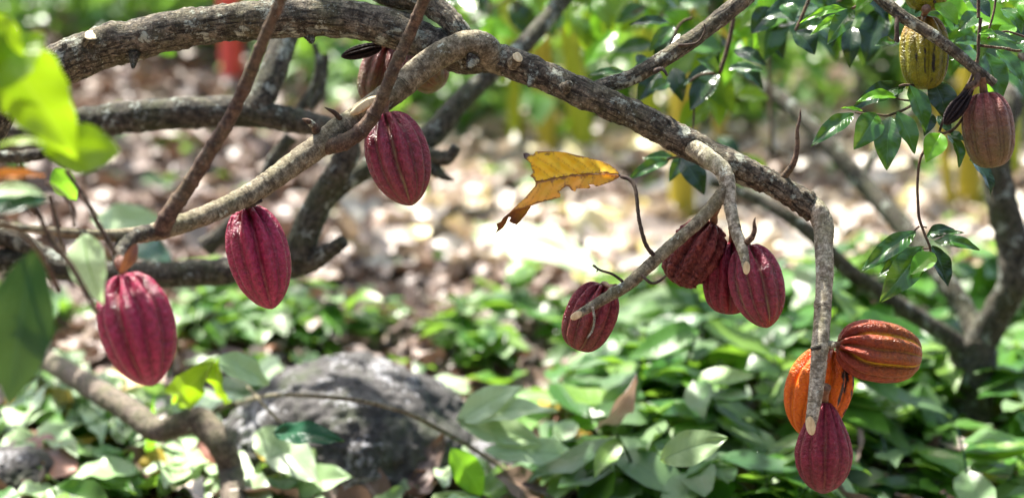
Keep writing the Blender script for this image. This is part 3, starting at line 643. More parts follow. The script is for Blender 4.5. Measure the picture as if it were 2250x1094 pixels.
for i_, pts in enumerate([[(690, 95, 3.6, 6), (700, 140, 3.6, 8), (690, 190, 3.6, 9), (660, 240, 3.6, 10)], [(640, 300, 3.6, 14), (600, 350, 3.6, 12), (560, 420, 3.6, 9), (500, 500, 3.6, 16), (450, 545, 3.6, 22)], [(715, 120, 3.7, 10), (705, 200, 3.7, 10), (680, 240, 3.7, 9)]]):
    branch('branch', pts, BARK_DARK, mt, rough=.15, seed=80 + i_, nr=14)

# background tree at the right
bt = empty('cacao_tree', G(2130, 985), 'blurred dark forked tree standing among the green plants at the right', 'tree')
TB = G(2130, 985); dT = (TB - CAM).dot(FW)
branch('trunk', [(TB - Vector((0, 0, .1)), .085), (2132, 960, dT, 46), (2140, 860, dT, 44), (2138, 790, dT, 48), (2140, 745, dT, 46)], BARK_DARK, bt, nr=30, rough=.15, seed=90)
branch('limb', [(2130, 790, dT, 32), (2090, 745, dT - .03, 20), (2030, 705, dT - .05, 19), (1950, 655, dT - .1, 19), (1860, 590, dT - .15, 17), (1790, 520, dT - .15, 15), (1700, 455, dT - .1, 13), (1610, 415, dT, 11), (1560, 400, dT, 9)], BARK_DARK, bt, rough=.12, seed=91)
branch('limb', [(2150, 740, dT, 28), (2125, 690, dT + .05, 22), (2080, 620, dT + .1, 22), (2020, 540, dT + .2, 21), (1950, 460, dT + .3, 21), (1880, 385, dT + .4, 20), (1800, 295, dT + .5, 18), (1720, 220, dT + .6, 16), (1640, 160, dT + .7, 14), (1560, 90, dT + .8, 12)], BARK_DARK, bt, rough=.1, seed=92)
branch('limb', [(2145, 770, dT, 34), (2185, 700, dT - .05, 32), (2225, 620, dT - .1, 32), (2225, 540, dT - .1, 34), (2200, 440, dT - .1, 32), (2190, 340, dT - .1, 28), (2215, 240, dT - .1, 24), (2240, 100, dT, 22), (2260, -60, dT, 20)], BARK_DARK, bt, nr=28, rough=.13, seed=93)
branch('limb', [(2220, 640, dT - .1, 26), (2255, 580, dT - .12, 24), (2300, 500, dT - .15, 22)], BARK_DARK, bt, rough=.12, seed=94)
branch('limb', [(1885, 400, dT + .4, 10), (1930, 330, dT + .5, 9), (1990, 260, dT + .6, 8), (2040, 200, dT + .7, 6)], BARK_DARK, bt, rough=.12, seed=95)

# ================================================================== FOREGROUND LEAVES, LEFT
def V3(*a): return Vector(a)
def leafp(name, a, b, hwpx, mat, parent, **kw):
    d = (a[2] + b[2]) / 2
    return leaf(name, P(*a), P(*b), hwpx * K * d, mat, parent, **kw)
SUNNY = leaf_mat('sunlit_green_leaf', [(.55, .72, .42), (.62, .78, .5)], (.6, .75, .5), gloss=.35, transl=.4, tcol=(.6, .85, .35), vein=.6, veincol=(.2, .42, .1), nveins=9)  # sunlight on this one leaf put into a brighter palette
sh = empty('leafy_shoot', P(-60, 700, 1.70), 'very close blurred yellow green young leaves glowing at the left edge', 'shoot')
branch('stem', [(-120, 760, 1.70, 12), (-60, 520, 1.68, 11), (-25, 330, 1.65, 10), (-20, 180, 1.65, 9), (-30, 60, 1.65, 7)], TWIG, sh, nr=12)
leafp('leaf', (-25, 70, 1.65), (170, 350, 1.70), 80, LIME, sh, nrm=V3(.4, -1, .35), seed=1, wave=.035, curl=.06, fold=.15, ragged=.2)
leafp('leaf', (-30, 190, 1.64), (100, 75, 1.66), 62, LIME, sh, nrm=V3(-.1, -1, .3), seed=2, wave=.03, curl=.1)
leafp('leaf', (-25, 40, 1.65), (60, 150, 1.65), 55, LIME, sh, nrm=V3(-.3, -1, .3), seed=5, wave=.04)
leafp('leaf', (82, 318, 1.70), (265, 332, 1.72), 60, LIME, sh, nrm=V3(.1, -1, .5), seed=3, wave=.03, curl=-.05, fold=.12, fat=.55)
leafp('leaf', (-10, 325, 1.70), (120, 322, 1.70), 14, LIME, sh, nrm=V3(0, -.5, 1), seed=7)
leafp('leaf', (-20, 205, 1.66), (85, 232, 1.67), 17, LIME, sh, nrm=V3(0, -.6, 1), seed=4)
leafp('leaf', (-40, 392, 1.75), (98, 386, 1.80), 13, ORANGE_LEAF, sh, nrm=V3(0, -1, .5), seed=6, label='thin orange leaf')
sh2 = empty('leafy_shoot', P(120, 900, 1.8), 'thin brown stems with drooping deep green and pale green leaves at left', 'shoot')
leafp('leaf', (75, 550, 1.70), (20, 890, 1.75), 76, TEAL, sh2, nrm=V3(.1, -1, .2), seed=8, wave=.02, curl=.05, fold=.1, fat=.48, label='large deep green leaf')
leafp('leaf', (-40, 470, 1.75), (106, 440, 1.80), 36, TEAL, sh2, nrm=V3(0, -.8, .8), seed=9, wave=.02, fat=.4)
leafp('leaf', (-30, 430, 1.75), (105, 432, 1.81), 24, PALE, sh2, nrm=V3(0, -.8, .9), seed=10)
leafp('leaf', (182, 515, 1.95), (226, 668, 1.93), 47, SUNNY, sh2, nrm=V3(-.2, -1, .4), seed=11, wave=.03, curl=.08, label='pale sunlit leaf', nv=12)
leafp('leaf', (120, 370, 2.1), (168, 440, 2.12), 28, GLOSSY_LIME, sh2, nrm=V3(0, -1, .4), seed=12)
leafp('leaf', (300, 535, 2.1), (262, 602, 2.1), 14, RUST_LEAF, sh2, nrm=V3(.5, -1, .2), seed=13, curl=.2, label='small brown leaf')
leafp('leaf', (262, 560, 2.11), (268, 606, 2.1), 13, RUST_LEAF, sh2, nrm=V3(.3, -1, .1), seed=14)
for i_, pts in enumerate([[(72, 440, 1.9, 5), (110, 520, 1.9, 6), (160, 590, 1.9, 6), (215, 690, 1.9, 5)], [(145, 375, 2.0, 5), (180, 425, 2.0, 5), (215, 490, 2.0, 6), (255, 560, 2.0, 6)],
                          [(100, 400, 1.9, 4), (150, 440, 1.9, 4), (165, 500, 1.9, 4)], [(20, 300, 1.8, 4), (45, 370, 1.8, 5), (55, 430, 1.85, 5), (75, 470, 1.9, 5)], [(110, 430, 2.0, 4), (125, 490, 2, 4), (140, 560, 2.0, 4)], [(-20, 470, 1.6, 5), (30, 500, 1.7, 5), (90, 560, 1.85, 6), (130, 640, 1.9, 6)]]):
    branch('stem', pts, BARK_BROWN, sh2, nr=10, rough=.1, seed=100 + i_, nodes=.03)

# ================================================================== YELLOW LEAF
def yellow_mat():
    m = MT('old_yellow_leaf'); o = m.obj(); v = m.attr('vein'); e = m.attr('edge'); sd2 = m.attr('half')
    n1 = m.noise(o, 40, 4, .65); n2 = m.noise(o, 130, 4, .7); n3 = m.noise(o, 22, 2)
    c = m.mix(m.ramp(n1, [(.35, 0), (.65, 1)]), (.95, .58, .01), (.97, .74, .03))
    pale = m.mix(m.ramp(n3, [(.45, 0), (.6, 1)]), (.95, .52, .10), (.80, .50, .06))
    c = m.mix(m.math('MULTIPLY', sd2, .8), c, pale)
    c = m.mix(m.math('MULTIPLY', m.ramp(m.noise(m.mapping(o, loc=(3, 3, 3)), 30, 3, .6), [(.58, 0), (.7, 1)]), .3), c, (.45, .45, .06))
    sp = m.ramp(m.math('ADD', m.math('MULTIPLY', m.math('SUBTRACT', n2, .5), .9), m.math('ADD', m.math('MULTIPLY', n1, .5), m.math('MULTIPLY', e, .42))), [(.48, 0), (.60, 1)])
    c = m.mix(m.math('MULTIPLY', sp, .8), c, m.mix(n2, (.30, .07, .03), (.26, .13, .11)))
    c = m.mix(m.attr('dead'), c, m.mix(m.ramp(n2, [(.4, 0), (.6, 1)]), (.05, .03, .035), (.22, .17, .17)))
    c = m.mix(m.attr('tail'), c, m.mix(m.ramp(n1, [(.4, 0), (.65, 1)]), (.07, .02, .025), (.30, .11, .02)))
    c = m.mix(m.math('MULTIPLY', v, .5), c, (.42, .18, .02))
    a = m.principled(c, .5, m.bump(m.math('SUBTRACT', n1, v), .5, .002), .4)
    t = m.n('ShaderNodeBsdfTranslucent'); m.set(t.inputs[0], m.mix(.3, c, (.9, .55, .05)))
    mx = m.n('ShaderNodeMixShader'); mx.inputs[0].default_value = .5
    m.nt.links.new(a, mx.inputs[1]); m.nt.links.new(t.outputs[0], mx.inputs[2]); return m.done(mx.outputs[0])
YM = yellow_mat()
yl = empty('yellow_leaf', P(1364, 388, 2.43), 'torn yellow leaf with brown spots and a dark curled tail, on a thin dark twig', 'leaf')
def crop(p): return (1070 + p[0] / 4.208, 310 + p[1] / 4.208)
def poly_leaf(name, out, depth, half, tailf, deadf, veins, mat=YM):
    pts = [Vector(crop(p)) for p in out]
    # roughen the outline a little
    rough = []
    for i in range(len(pts)):
        a, b = pts[i], pts[(i + 1) % len(pts)]; L = (b - a).length; k = max(1, int(L / 4))
        nn = Vector((-(b - a).y, (b - a).x)).normalized() * .6
        for j in range(k):
            q = a + (b - a) * (j / k)
            if j: q = q + nn * (1.1 * noise.noise(Vector((q.x * .12, q.y * .12, half * 3))))
            rough.append(q)
    n = len(rough); edges = [(i, (i + 1) % n) for i in range(n)]
    xs = [p.x for p in rough]; ys = [p.y for p in rough]
    def inside(q):
        c = False; j = n - 1
        for i in range(n):
            if (ys[i] > q.y) != (ys[j] > q.y) and q.x < (xs[j] - xs[i]) * (q.y - ys[i]) / (ys[j] - ys[i] + 1e-9) + xs[i]: c = not c
            j = i
        return c
    inner = []
    y = min(ys)
    while y < max(ys):
        x = min(xs)
        while x < max(xs):
            q = Vector((x + .3 * math.sin(y * 3), y))
            if inside(q) and min((q - r_).length for r_ in rough) > 1.6: inner.append(q)
            x += 3.2
        y += 3.2
    r = geometry.delaunay_2d_cdt(rough + inner, edges, [list(range(n))], 1, 1e-4)
    vs, fs = r[0], r[2]
    fs = [f for f in fs if inside(sum((vs[i] for i in f), Vector((0, 0))) / 3)]
    def sdist(q, a, b):
        ab = b - a; t = max(0, min(1, (q - a).dot(ab) / ab.dot(ab))); return (q - a - ab * t).length
    vv = [[Vector(crop(p)) for p in vn] for vn in veins]
    V = []; A = {'vein': [], 'edge': [], 'half': [], 'dead': [], 'tail': []}
    for q in vs:
        d_v = min(sdist(q, vn[i], vn[i + 1]) for vn in vv for i in range(len(vn) - 1))
        d = depth(q) + .0025 * min(1, d_v / 12) + .0015 * noise.noise(Vector((q.x * .06, q.y * .06, 1)))
        V.append(P(q.x, q.y, d))
        A['vein'].append(math.exp(-(d_v / 1.0) ** 2)); e = min((q - r_).length for r_ in rough); A['edge'].append(math.exp(-e / 7))
        A['half'].append(half); A['dead'].append(deadf(q)); A['tail'].append(tailf(q))
    o = build(name, V, [tuple(f) + (f[-1],) for f in fs], [(q.x / 100, q.y / 100) for q in vs], mat, yl, attrs=A)
    md = o.modifiers.new('thickness', 'SOLIDIFY'); md.thickness = .0004
    return o
mid = [(1228, 318), (1100, 302), (950, 305), (800, 320), (620, 350), (450, 385)]
upo = [(1228, 312), (1190, 260), (1130, 215), (1060, 185), (960, 160), (880, 142), (820, 130), (740, 108), (660, 98), (570, 95), (500, 98), (450, 98), (428, 130), (400, 128), (372, 108), (335, 115), (345, 160), (375, 180), (405, 212), (412, 250), (428, 290), (400, 325), (430, 345), (450, 385)] + mid[::-1][1:-1]
loo = mid + [(448, 415), (400, 470), (350, 530), (290, 580), (240, 630), (205, 665), (175, 690), (255, 640), (330, 622), (400, 602), (470, 575), (540, 553), (620, 535), (678, 522), (680, 490), (665, 470), (700, 440), (735, 415), (760, 425), (780, 455), (815, 468), (830, 440), (880, 438), (945, 440), (960, 425), (940, 405), (985, 402), (1010, 422), (1070, 405), (1130, 385), (1180, 360), (1222, 335)]
tlo = [(250, 638), (400, 600), (405, 610), (350, 690), (310, 740), (278, 773), (240, 762), (205, 742), (222, 705), (200, 700), (175, 760), (150, 800), (110, 830), (78, 850), (100, 805), (88, 765), (130, 745), (150, 710), (200, 668)]
vu = [mid, [(850, 305), (760, 235), (640, 150), (590, 100)], [(705, 318), (600, 235), (500, 180), (450, 150)], [(590, 345), (530, 290), (470, 250), (420, 225)], [(980, 300), (890, 220), (800, 160), (740, 115)], [(1090, 300), (1000, 235), (930, 170)]]
vl = [mid, [(1020, 305), (985, 360), (960, 405)], [(915, 308), (880, 380), (850, 430)], [(770, 325), (730, 400), (690, 440)], [(620, 350), (600, 430), (540, 540)], [(500, 375), (470, 460), (400, 560), (330, 600)]]
sm = lambda x, a, b: max(0., min(1., (x - a) / (b - a)))
c0 = crop((1228, 318))[0]
poly_leaf('upper_blade', upo, lambda q: 2.43 + .00022 * (c0 - q.x) * .4 + .00035 * (397 - q.y) * .9, 0, lambda q: 0, lambda q: sm(1170 - q.x + (340 - q.y) * .9, 2, 7), vu)
poly_leaf('lower_blade', loo, lambda q: 2.43 + .00022 * (c0 - q.x) * .4 - .0005 * max(0, q.y - 390) * .6, 1, lambda q: 0, lambda q: 0, vl)
poly_leaf('curled_tail', tlo, lambda q: 2.446 + .0002 * max(0, q.y - 455), 0, lambda q: 1 - .3 * sm(q.x, 1130, 1160), lambda q: 0, [[(400, 600), (250, 640), (120, 780)]])
twig([(1365, 388, 2.43, 2.5), (1360, 384, 2.43, 2)], yl, name='leaf_stalk')

# ================================================================== RIGHT HAND LEAFY SPRIGS
def sprig(label, leaves, stems, d0=2.5, anchor=None):
    e = empty('leafy_sprig', P(*(anchor or (leaves[0][0], leaves[0][1], d0))), label, 'sprig', 'glossy sprigs hanging at the right')
    for i_, L in enumerate(leaves):
        bx, by, tx, ty, hw, mat = L[:6]; dd = L[6] if len(L) > 6 else 0
        nr = L[7] if len(L) > 7 else (.4 * math.sin(i_ * 2.3), -1, .85 + .3 * math.sin(i_ * 3.1))
        leafp('leaf', (bx, by, d0 + dd), (tx, ty, d0 + dd - .02), hw * 1.12, mat, e, nrm=V3(*nr), seed=int(bx + by), wave=.025, fold=.28, curl=.10 + .06 * math.sin(i_ * 1.7), fat=.45)
    for i_, pts in enumerate(stems):
        branch('stem', [(a[0], a[1], d0 + (a[3] if len(a) > 3 else 0), a[2]) for a in pts], BARK_BROWN, e, nr=8, rough=.08, seed=200 + i_, step_f=1)
    return e
g, gd, gl = GLOSSY, GLOSSY_DARK, GLOSSY_LIME
sprig('glossy green sprig spreading left below the yellow green pod', [
    (1876, 250, 1782, 322, 19, g), (1926, 250, 1876, 330, 29, g, -.02), (1955, 256, 1948, 375, 28, g, -.03), (1972, 246, 2010, 338, 23, g, -.04), (1990, 188, 1871, 240, 22, gd, .03), (1970, 214, 1882, 224, 14, gl, 0), (1998, 188, 2034, 290, 25, g, -.01), (1895, 244, 1848, 238, 5, gl, -.01)],
    [[(2060, 200, 4, .05), (2030, 192, 3, .03), (1990, 187, 3), (1975, 190, 2)], [(2005, 230, 3, .03), (1985, 242, 3), (1950, 254, 3), (1926, 252, 2.5), (1878, 248, 2)], [(2000, 222, 2.5), (1975, 218, 2), (1966, 212, 2)]])
sprig('dark sprig of leaves behind the yellow green pod and the black shrivelled pod', [
    (2050, 178, 2082, 268, 30, gd, .05), (2140, 110, 2080, 132, 30, g, .06), (2155, 95, 2092, 96, 13, g, .03), (2164, 116, 2200, 222, 30, g, .03), (2046, 250, 2030, 300, 14, gd, .04), (2130, 350, 2178, 434, 20, gd, .03, (.8, -1, .3)), (2190, 110, 2245, 180, 22, g, .06), (2060, 255, 2090, 295, 13, gd, .06)],
    [[(2155, 40, 4), (2150, 90, 4), (2148, 130, 4), (2128, 185, 4), (2080, 250, 3), (2064, 290, 3)], [(2200, 105, 3), (2240, 112, 3), (2262, 92, 3)], [(2148, 100, 3), (2180, 104, 3), (2220, 108, 2.5)]], 2.5)
sprig('bright lime leaf and small curled leaf left of the dusty pink pod', [(2067, 293, 2034, 357, 24, gl, -.02), (2082, 296, 2108, 368, 17, g, 0, (.6, -1, .3)), (2090, 292, 2118, 310, 9, g)],
    [[(2118, 255, 3), (2100, 280, 3), (2078, 292, 3), (2066, 292, 2.5)], [(2078, 292, 2.5), (2095, 290, 2.5), (2112, 300, 2)]], 2.47)
sprig('thin vine dangling below the bright lime leaf with a rosette of seven leaves', [
    (2012, 509, 1890, 599, 21, g), (2025, 545, 1932, 665, 31, g, -.02), (2054, 558, 1999, 605, 22, gl, -.04), (2048, 540, 2084, 630, 22, gd, .02), (2052, 530, 2153, 549, 15, g, -.01), (2036, 520, 2098, 505, 16, gd, .01), (2040, 515, 2120, 512, 8, g, 0), (2030, 543, 1928, 610, 18, g, .01)],
    [[(2040, 318, 3.2), (2022, 350, 3.2), (2016, 400, 3.2), (2017, 445, 3.2), (2020, 480, 3.2), (2032, 515, 3), (2044, 545, 2.8), (2042, 562, 2)], [(2020, 497, 2.5), (2005, 510, 2)], [(2036, 500, 2), (2028, 498, 1.5)], [(2044, 545, 2), (2025, 547, 2)]], 2.46)
sprig('sprig with one curling narrow leaf left of the olive pod', [(1875, 18, 1818, 98, 20, g), (1862, 20, 1757, 52, 10, gl, -.02), (1915, -5, 1880, 25, 14, gl), (1852, 28, 1780, 78, 9, gl, .01), (1965, 92, 1922, 102, 11, g)], [[(1930, -30, 3), (1895, 5, 3), (1870, 20, 3), (1850, 25, 2)], [(1968, 70, 2), (1966, 92, 2)]], 2.5)
sprig('bright green leaf right of the olive pod', [(2055, 8, 2105, 55, 20, gl), (2075, 20, 2098, 60, 12, g, .03), (2050, 0, 2010, 30, 12, g, .05)], [[(2040, -20, 3), (2055, 8, 3)]], 2.47)
sprig('sprig in the top right corner above the dusty pink pod', [(2150, 30, 2105, 70, 18, g, .1), (2200, 20, 2245, 75, 22, g, .1), (2230, 60, 2190, 88, 16, gl, .05), (2165, 75, 2235, 92, 12, g), (2240, 10, 2262, 60, 18, gl, .1), (2190, 78, 2150, 76, 8, gl), (2130, -5, 2175, 40, 22, gd, .15), (2235, 92, 2262, 120, 12, g)],
      [[(2190, -30, 2.6), (2185, 20, 2.6), (2172, 70, 2.6)], [(2150, -30, 4), (2150, 40, 4)], [(2170, 85, 2.4), (2210, 70, 2.4), (2260, 85, 2.4)]], 2.5)

# softly blurred sprigs further back, right of centre
d = 2.95
def sprig2(label, leaves, stems, d0): return sprig(label, leaves, stems, d0)
sprig2('drooping dark leaves on a thin stem right of the upward branch', [(1612, 112, 1685, 145, 17, gd), (1612, 146, 1676, 196, 20, gd, .03), (1575, 162, 1517, 245, 27, gd, .02), (1600, 150, 1680, 155, 12, g, -.02), (1580, 160, 1530, 130, 18, g), (1585, 150, 1500, 190, 16, gd, .05)],
       [[(1612, 40, 5), (1600, 100, 5), (1582, 160, 5)], [(1584, 160, 3), (1540, 165, 3), (1515, 180, 3)], [(1525, 235, 2.5), (1524, 265, 2.5), (1522, 290, 1)]], 2.9)
sprig2('pair of dark leaves with a pointed tip at the top near the upward branch', [(1748, 68, 1790, 122, 26, gd), (1800, 55, 1830, 105, 22, gd, .05), (1770, 60, 1830, 60, 15, g, .03), (1700, 20, 1650, 75, 26, gd, .1), (1720, 10, 1745, 50, 20, g, .05)], [[(1790, -30, 4), (1765, 30, 4), (1748, 68, 3)]], 2.75)
sprig2('sprig behind the middle of the long limb, above the forked branch', [(1495, 345, 1548, 428, 26, gd), (1470, 352, 1376, 398, 14, g), (1480, 345, 1412, 350, 12, g, .04), (1500, 340, 1470, 400, 14, g, .05), (1375, 160, 1290, 168, 9, g), (1440, 128, 1390, 175, 14, gd), (1470, 180, 1430, 200, 14, g)], [[(1560, 325, 4), (1500, 342, 3), (1465, 350, 3)]], 2.85)
sprig2('three dark leaves left of the drooping leaves', [(1470, 50, 1382, 55, 12, gd), (1480, 60, 1425, 115, 16, g, .02), (1490, 75, 1440, 150, 24, gd, .04), (1400, 120, 1425, 165, 14, gd), (1450, 160, 1400, 225, 22, gd, .06), (1480, 150, 1500, 225, 20, gd, .1)], [[(1520, 40, 3), (1490, 60, 3), (1455, 150, 3)]], 2.9)
rs = random.Random(5)
for k_, (cx, cy, sx, sy, n_, dd) in enumerate([(1130, 10, 90, 35, 9, 4.2), (1300, 15, 90, 40, 9, 4.0), (1450, 20, 100, 45, 20, 3.6), (1600, 60, 80, 70, 18, 3.4), (1720, 10, 90, 40, 22, 3.2), (1880, 0, 80, 40, 22, 3.0), (2000, 30, 60, 50, 16, 3.0), (2140, 30, 90, 60, 26, 2.95), (2220, 120, 50, 80, 16, 3.1), (1060, 50, 50, 60, 8, 4.6), (1560, 190, 60, 60, 8, 3.5), (1680, 330, 90, 50, 3, 4.2), (1240, 30, 80, 50, 5, 4.4)]):
    L = []
    for i_ in range(int(n_ * .8)):
        bx = cx + rs.gauss(0, .6) * sx; by = cy + rs.gauss(0, .6) * sy; a = rs.uniform(.1, math.pi - .1) if rs.random() < .8 else rs.uniform(0, 6.28); ln = rs.uniform(85, 145) * 3 / dd
        L.append((bx, by, bx + math.cos(a) * ln, by + math.sin(a) * ln, ln * rs.uniform(.2, .28), rs.choice([g, gd, gl, CROWN, CROWN] if dd > 3.3 else [g, g, gd, gl, CROWN]), rs.uniform(-.2, .2)))
    sprig(['cluster of soft green leaves at the top edge over the yellow stems', 'hanging green leaves at the top edge right of the slanting grey limb', 'green leaves at the top edge left of the upward branch', 'loose leaves just right of the upward branch', 'dense leaves at the top edge right of the upward branch', 'leaves at the top edge left of the slender upper branch', 'leaves behind the yellow green pod', 'dense dark leaves in the top right corner', 'leaves down the right edge beside the dusty pink pod', 'small green leaves above the elbow of the curved branch', 'few leaves under the drooping dark leaves', 'three lone leaves above the hanging branch', 'sparse leaves beneath the top edge left of the upward branch'][k_],
          L, [[(cx, -60, 5), (cx + 15, cy - 20, 4), (cx, cy + sy * .5, 3)], [(cx, cy - 20, 3), (cx - sx * .6, cy + 10, 3)], [(cx, cy - 10, 3), (cx + sx * .6, cy + 15, 3)]], dd)

# ================================================================== UNSEEN CROWNS, LAID OUT FOR THE SHADE THEY CAST
def crown(parent, boxes, mat=CROWN, name='crown', ll=.2):
    """boxes: (x0, x1, y0, y1, z0, z1, clumps per square metre)"""
    B = []; D = []; N = []
    for (x0, x1, y0, y1, z0, z1, dens) in boxes:
        for _ in range(max(1, int((x1 - x0) * (y1 - y0) * dens))):
            c = np.array([rng.uniform(x0, x1), rng.uniform(y0, y1), rng.uniform(z0, z1)]); n = rng.integers(14, 26)
            B.append(c + rng.normal(size=(n, 3)) * (.15, .15, .09)); D.append(rdir(n, -.35, .6)); N.append(rdir(n, 1.6, .6))
    B = np.vstack(B); D = np.vstack(D); N = np.vstack(N); L = rng.uniform(.7, 1.25, len(B)) * ll
    return cloud(name, B, D, N, L, L * .21, mat, parent)
crown(ct, [(-2.6, 1.5, 2.75, 4.6, 2.1, 3.0, 2.1)])
crown(mt, [(-4.6, -1.4, 4.4, 13, 2.2, 3.6, 3.0)])
crown(bt, [(.9, 3.2, 3.6, 5.8, 2.3, 3.3, 2.6), (-1.6, 3.4, 5.2, 7.3, 2.6, 3.6, 1.7)])

# ================================================================== ROCK AND STONES
def stone_mat():
    m = MT('mossy_grey_rock'); o = m.obj()
    n1 = m.noise(o, 7, 5, .65); n2 = m.noise(o, 45, 5, .7)
    c = m.mix(m.ramp(n2, [(.35, 0), (.65, 1)]), (.026, .024, .024), (.105, .098, .095))
    c = m.mix(m.math('MULTIPLY', m.ramp(n1, [(.5, 0), (.65, 1)]), .5), c, (.06, .085, .03))
    sp = m.ramp(m.math('ADD', m.noise(m.mapping(o, loc=(3, 3, 1)), 9, 2), m.math('MULTIPLY', m.math('SUBTRACT', m.noise(o, 65, 3, .7), .5), .9)), [(.59, 0), (.66, 1)])
    c = m.mix(m.math('MULTIPLY', sp, .8), c, (.36, .36, .38))
    return m.done(m.principled(c, .8, m.bump(m.math('ADD', n1, n2), 1, .012), .35))
STONE = stone_mat()
def rock(label, c, sx, sy, sz, seed, name='rock'):
    bm = bmesh.new(); bmesh.ops.create_icosphere(bm, subdivisions=6, radius=1)
    for v in bm.verts:
        q = v.co.copy(); s = Vector((seed, 0, 0))
        k = 1 + .12 * noise.noise(q * 1.1 + s) + .08 * noise.noise(q * 2.6 + s) + .07 * abs(noise.noise(q * 6 + s)) + .03 * noise.noise(q * 18 + s) + .012 * noise.noise(q * 40 + s)
        q = q * k; q.z = math.copysign(abs(q.z) ** .85, q.z)
        v.co = Vector((q.x * sx, q.y * sy, q.z * sz))
    me = bpy.data.meshes.new(name); bm.to_mesh(me); bm.free(); me.materials.append(STONE)
    me.polygons.foreach_set('use_smooth', [True] * len(me.polygons))
    o = bpy.data.objects.new(name, me); col.objects.link(o); o.location = c
    return tag(o, label, 'rock')
q = G(748, 1080)
rock('big rounded dark grey rock with pale lichen spots on the ground', Vector((q.x, q.y + .14, .03)), .33, .30, .25, 2.0)
q = G(1090, 1090); rock('low mossy stone right of the big dark rock', Vector((q.x, q.y + .1, .0)), .17, .16, .12, 5.5)
q = G(30, 1100); rock('pale grey stone at the bottom left corner', Vector((q.x, q.y + .02, .0)), .13, .12, .11, 9.5)
q = G(1960, 1100); rock('half buried stone under the green plants below the russet pod', Vector((q.x, q.y + .2, -.02)), .15, .15, .1, 3.5)

# ================================================================== FALLEN BRANCHES, ROOTS, STEMS NEAR THE GROUND
ROOT = bark_mat('root_bark', (.09, .07, .055), (.26, .21, .165), lichen_amt=.5, rings=.5, cracks=.2, bump=.8)
DRY_LOG = bark_mat('dry_beige_stem', (.13, .085, .06), (.34, .25, .19), lichen_amt=.2, rings=.4, cracks=.6)
def ground_branch(label, pts, mat, name='fallen_branch', cat='branch', **kw):
    """pts: (px, py, height above the ground where it is seen, radius px)"""
    out = []
    for a in pts:
        d_ = 2.5
        while d_ < 12:
            p = P(a[0], a[1], d_)
            if p.z <= hill(p.x, p.y) + a[2]: break
            d_ += .01
        out.append((a[0], a[1], d_, a[3]))
    e = empty(name, P(*out[0][:3]), label, cat)
    branch('wood', out, mat, e, **kw); return e
ground_branch('thick curved grey root arching over the leaf litter at the lower left', [(40, 760, .12, 18), (110, 795, .20, 22), (200, 850, .24, 25), (290, 905, .25, 27), (345, 945, .24, 24), (400, 930, .25, 26), (440, 925, .25, 30), (485, 975, .21, 29), (508, 1040, .14, 27), (515, 1130, .10, 27)], ROOT, name='surface_root', cat='root', nr=30, rough=.1, seed=110, step_f=.22)
ground_branch('short brown root crossing beneath the thick curved grey root', [(350, 950, .06, 20), (380, 985, .06, 18), (430, 1010, .05, 13), (470, 1040, .03, 8)], BARK_BROWN, name='surface_root', cat='root', rough=.1, seed=111)
ground_branch('thin pale stick lying across the top of the big dark rock', [(520, 885, .2, 4), (600, 868, .30, 4.5), (700, 870, .33, 5), (800, 882, .33, 5), (890, 905, .3, 5), (960, 940, .22, 6), (1040, 985, .15, 5), (1120, 1040, .1, 5), (1180, 1100, .05, 5)], BARK_SMOOTH, name='stick', rough=.08, seed=112, nr=12)
ground_branch('short thin stick leaning on the left shoulder of the big dark rock', [(545, 850, .3, 3.5), (590, 900, .3, 3.5), (625, 935, .3, 3.5)], BARK_SMOOTH, name='stick', rough=.08, seed=113, nr=10)
ground_branch('thin brown stick curving to the bottom edge at the lower left', [(215, 985, .06, 8), (270, 1005, .07, 8), (320, 1040, .07, 8), (365, 1085, .06, 8), (380, 1120, .05, 8)], BARK_BROWN, name='stick', rough=.08, seed=114, nr=14)
ground_branch('reddish twig at the foot of the big dark rock', [(640, 1085, .05, 5), (720, 1062, .08, 5), (790, 1035, .1, 4), (830, 1018, .1, 3)], BARK_BROWN, name='stick', rough=.1, seed=115, nr=10)
ground_branch('fallen dry beige banana stem behind the two crimson pods at left', [(400, 672, .10, 12), (450, 692, .12, 16), (520, 735, .10, 17), (580, 770, .06, 14), (620, 805, .0, 8)], DRY_LOG, name='fallen_banana_plant', cat='dead plant', rough=.14, seed=116, nr=22)
ground_branch('old fallen log lying in the litter beyond the bent branch', [(1900, 600, .1, 12), (2000, 640, .1, 14), (2100, 650, .1, 12)], BARK_DARK, name='fallen_log', cat='log', rough=.14, seed=117, nr=18)
ground_branch('dark dead stick lying in the bright litter behind the glossy lone pod', [(960, 470, .06, 8), (1060, 465, .08, 9), (1150, 478, .08, 8), (1220, 470, .06, 5)], BARK_DARK, name='stick', rough=.2, seed=118, nr=12)

# ================================================================== LEAF LITTER
def frust(n, y0, y1, p=1.6, margin=1.25, x0=-1, x1=1):
    y = y0 + (y1 - y0) * rng.random(n) ** p; x = (rng.uniform(x0, x1, n)) * y * .36 * margin; return x, y
def litter(name, n, y0, y1, mat, label, Lr=(.07, .2), up=.45, h=.02, p=1.5, x0=-1, x1=1, keep=None):
    x, y = frust(n, y0, y1, p, x0=x0, x1=x1)
    if keep is not None:
        k = np.array([keep(a, b) for a, b in zip(x, y)]); x, y = x[k], y[k]
    n = len(x); z = np.array([hill(a, b) for a, b in zip(x, y)]) + h + rng.random(n) * .03
    D = rdir(n); D[:, 2] = rng.normal(size=n) * .22; N = rdir(n, 1.5, up); N *= np.where(rng.random(n) < .5, -1, 1)[:, None] if False else 1
    L = rng.uniform(*Lr, n)
    o = cloud(name, np.stack([x, y, z], 1), D, N, L, L * rng.uniform(.2, .32, n), mat, None, droop=.05, fold=.35, wave=.08)
    tag(o, label, 'leaf litter', kind='stuff'); return o
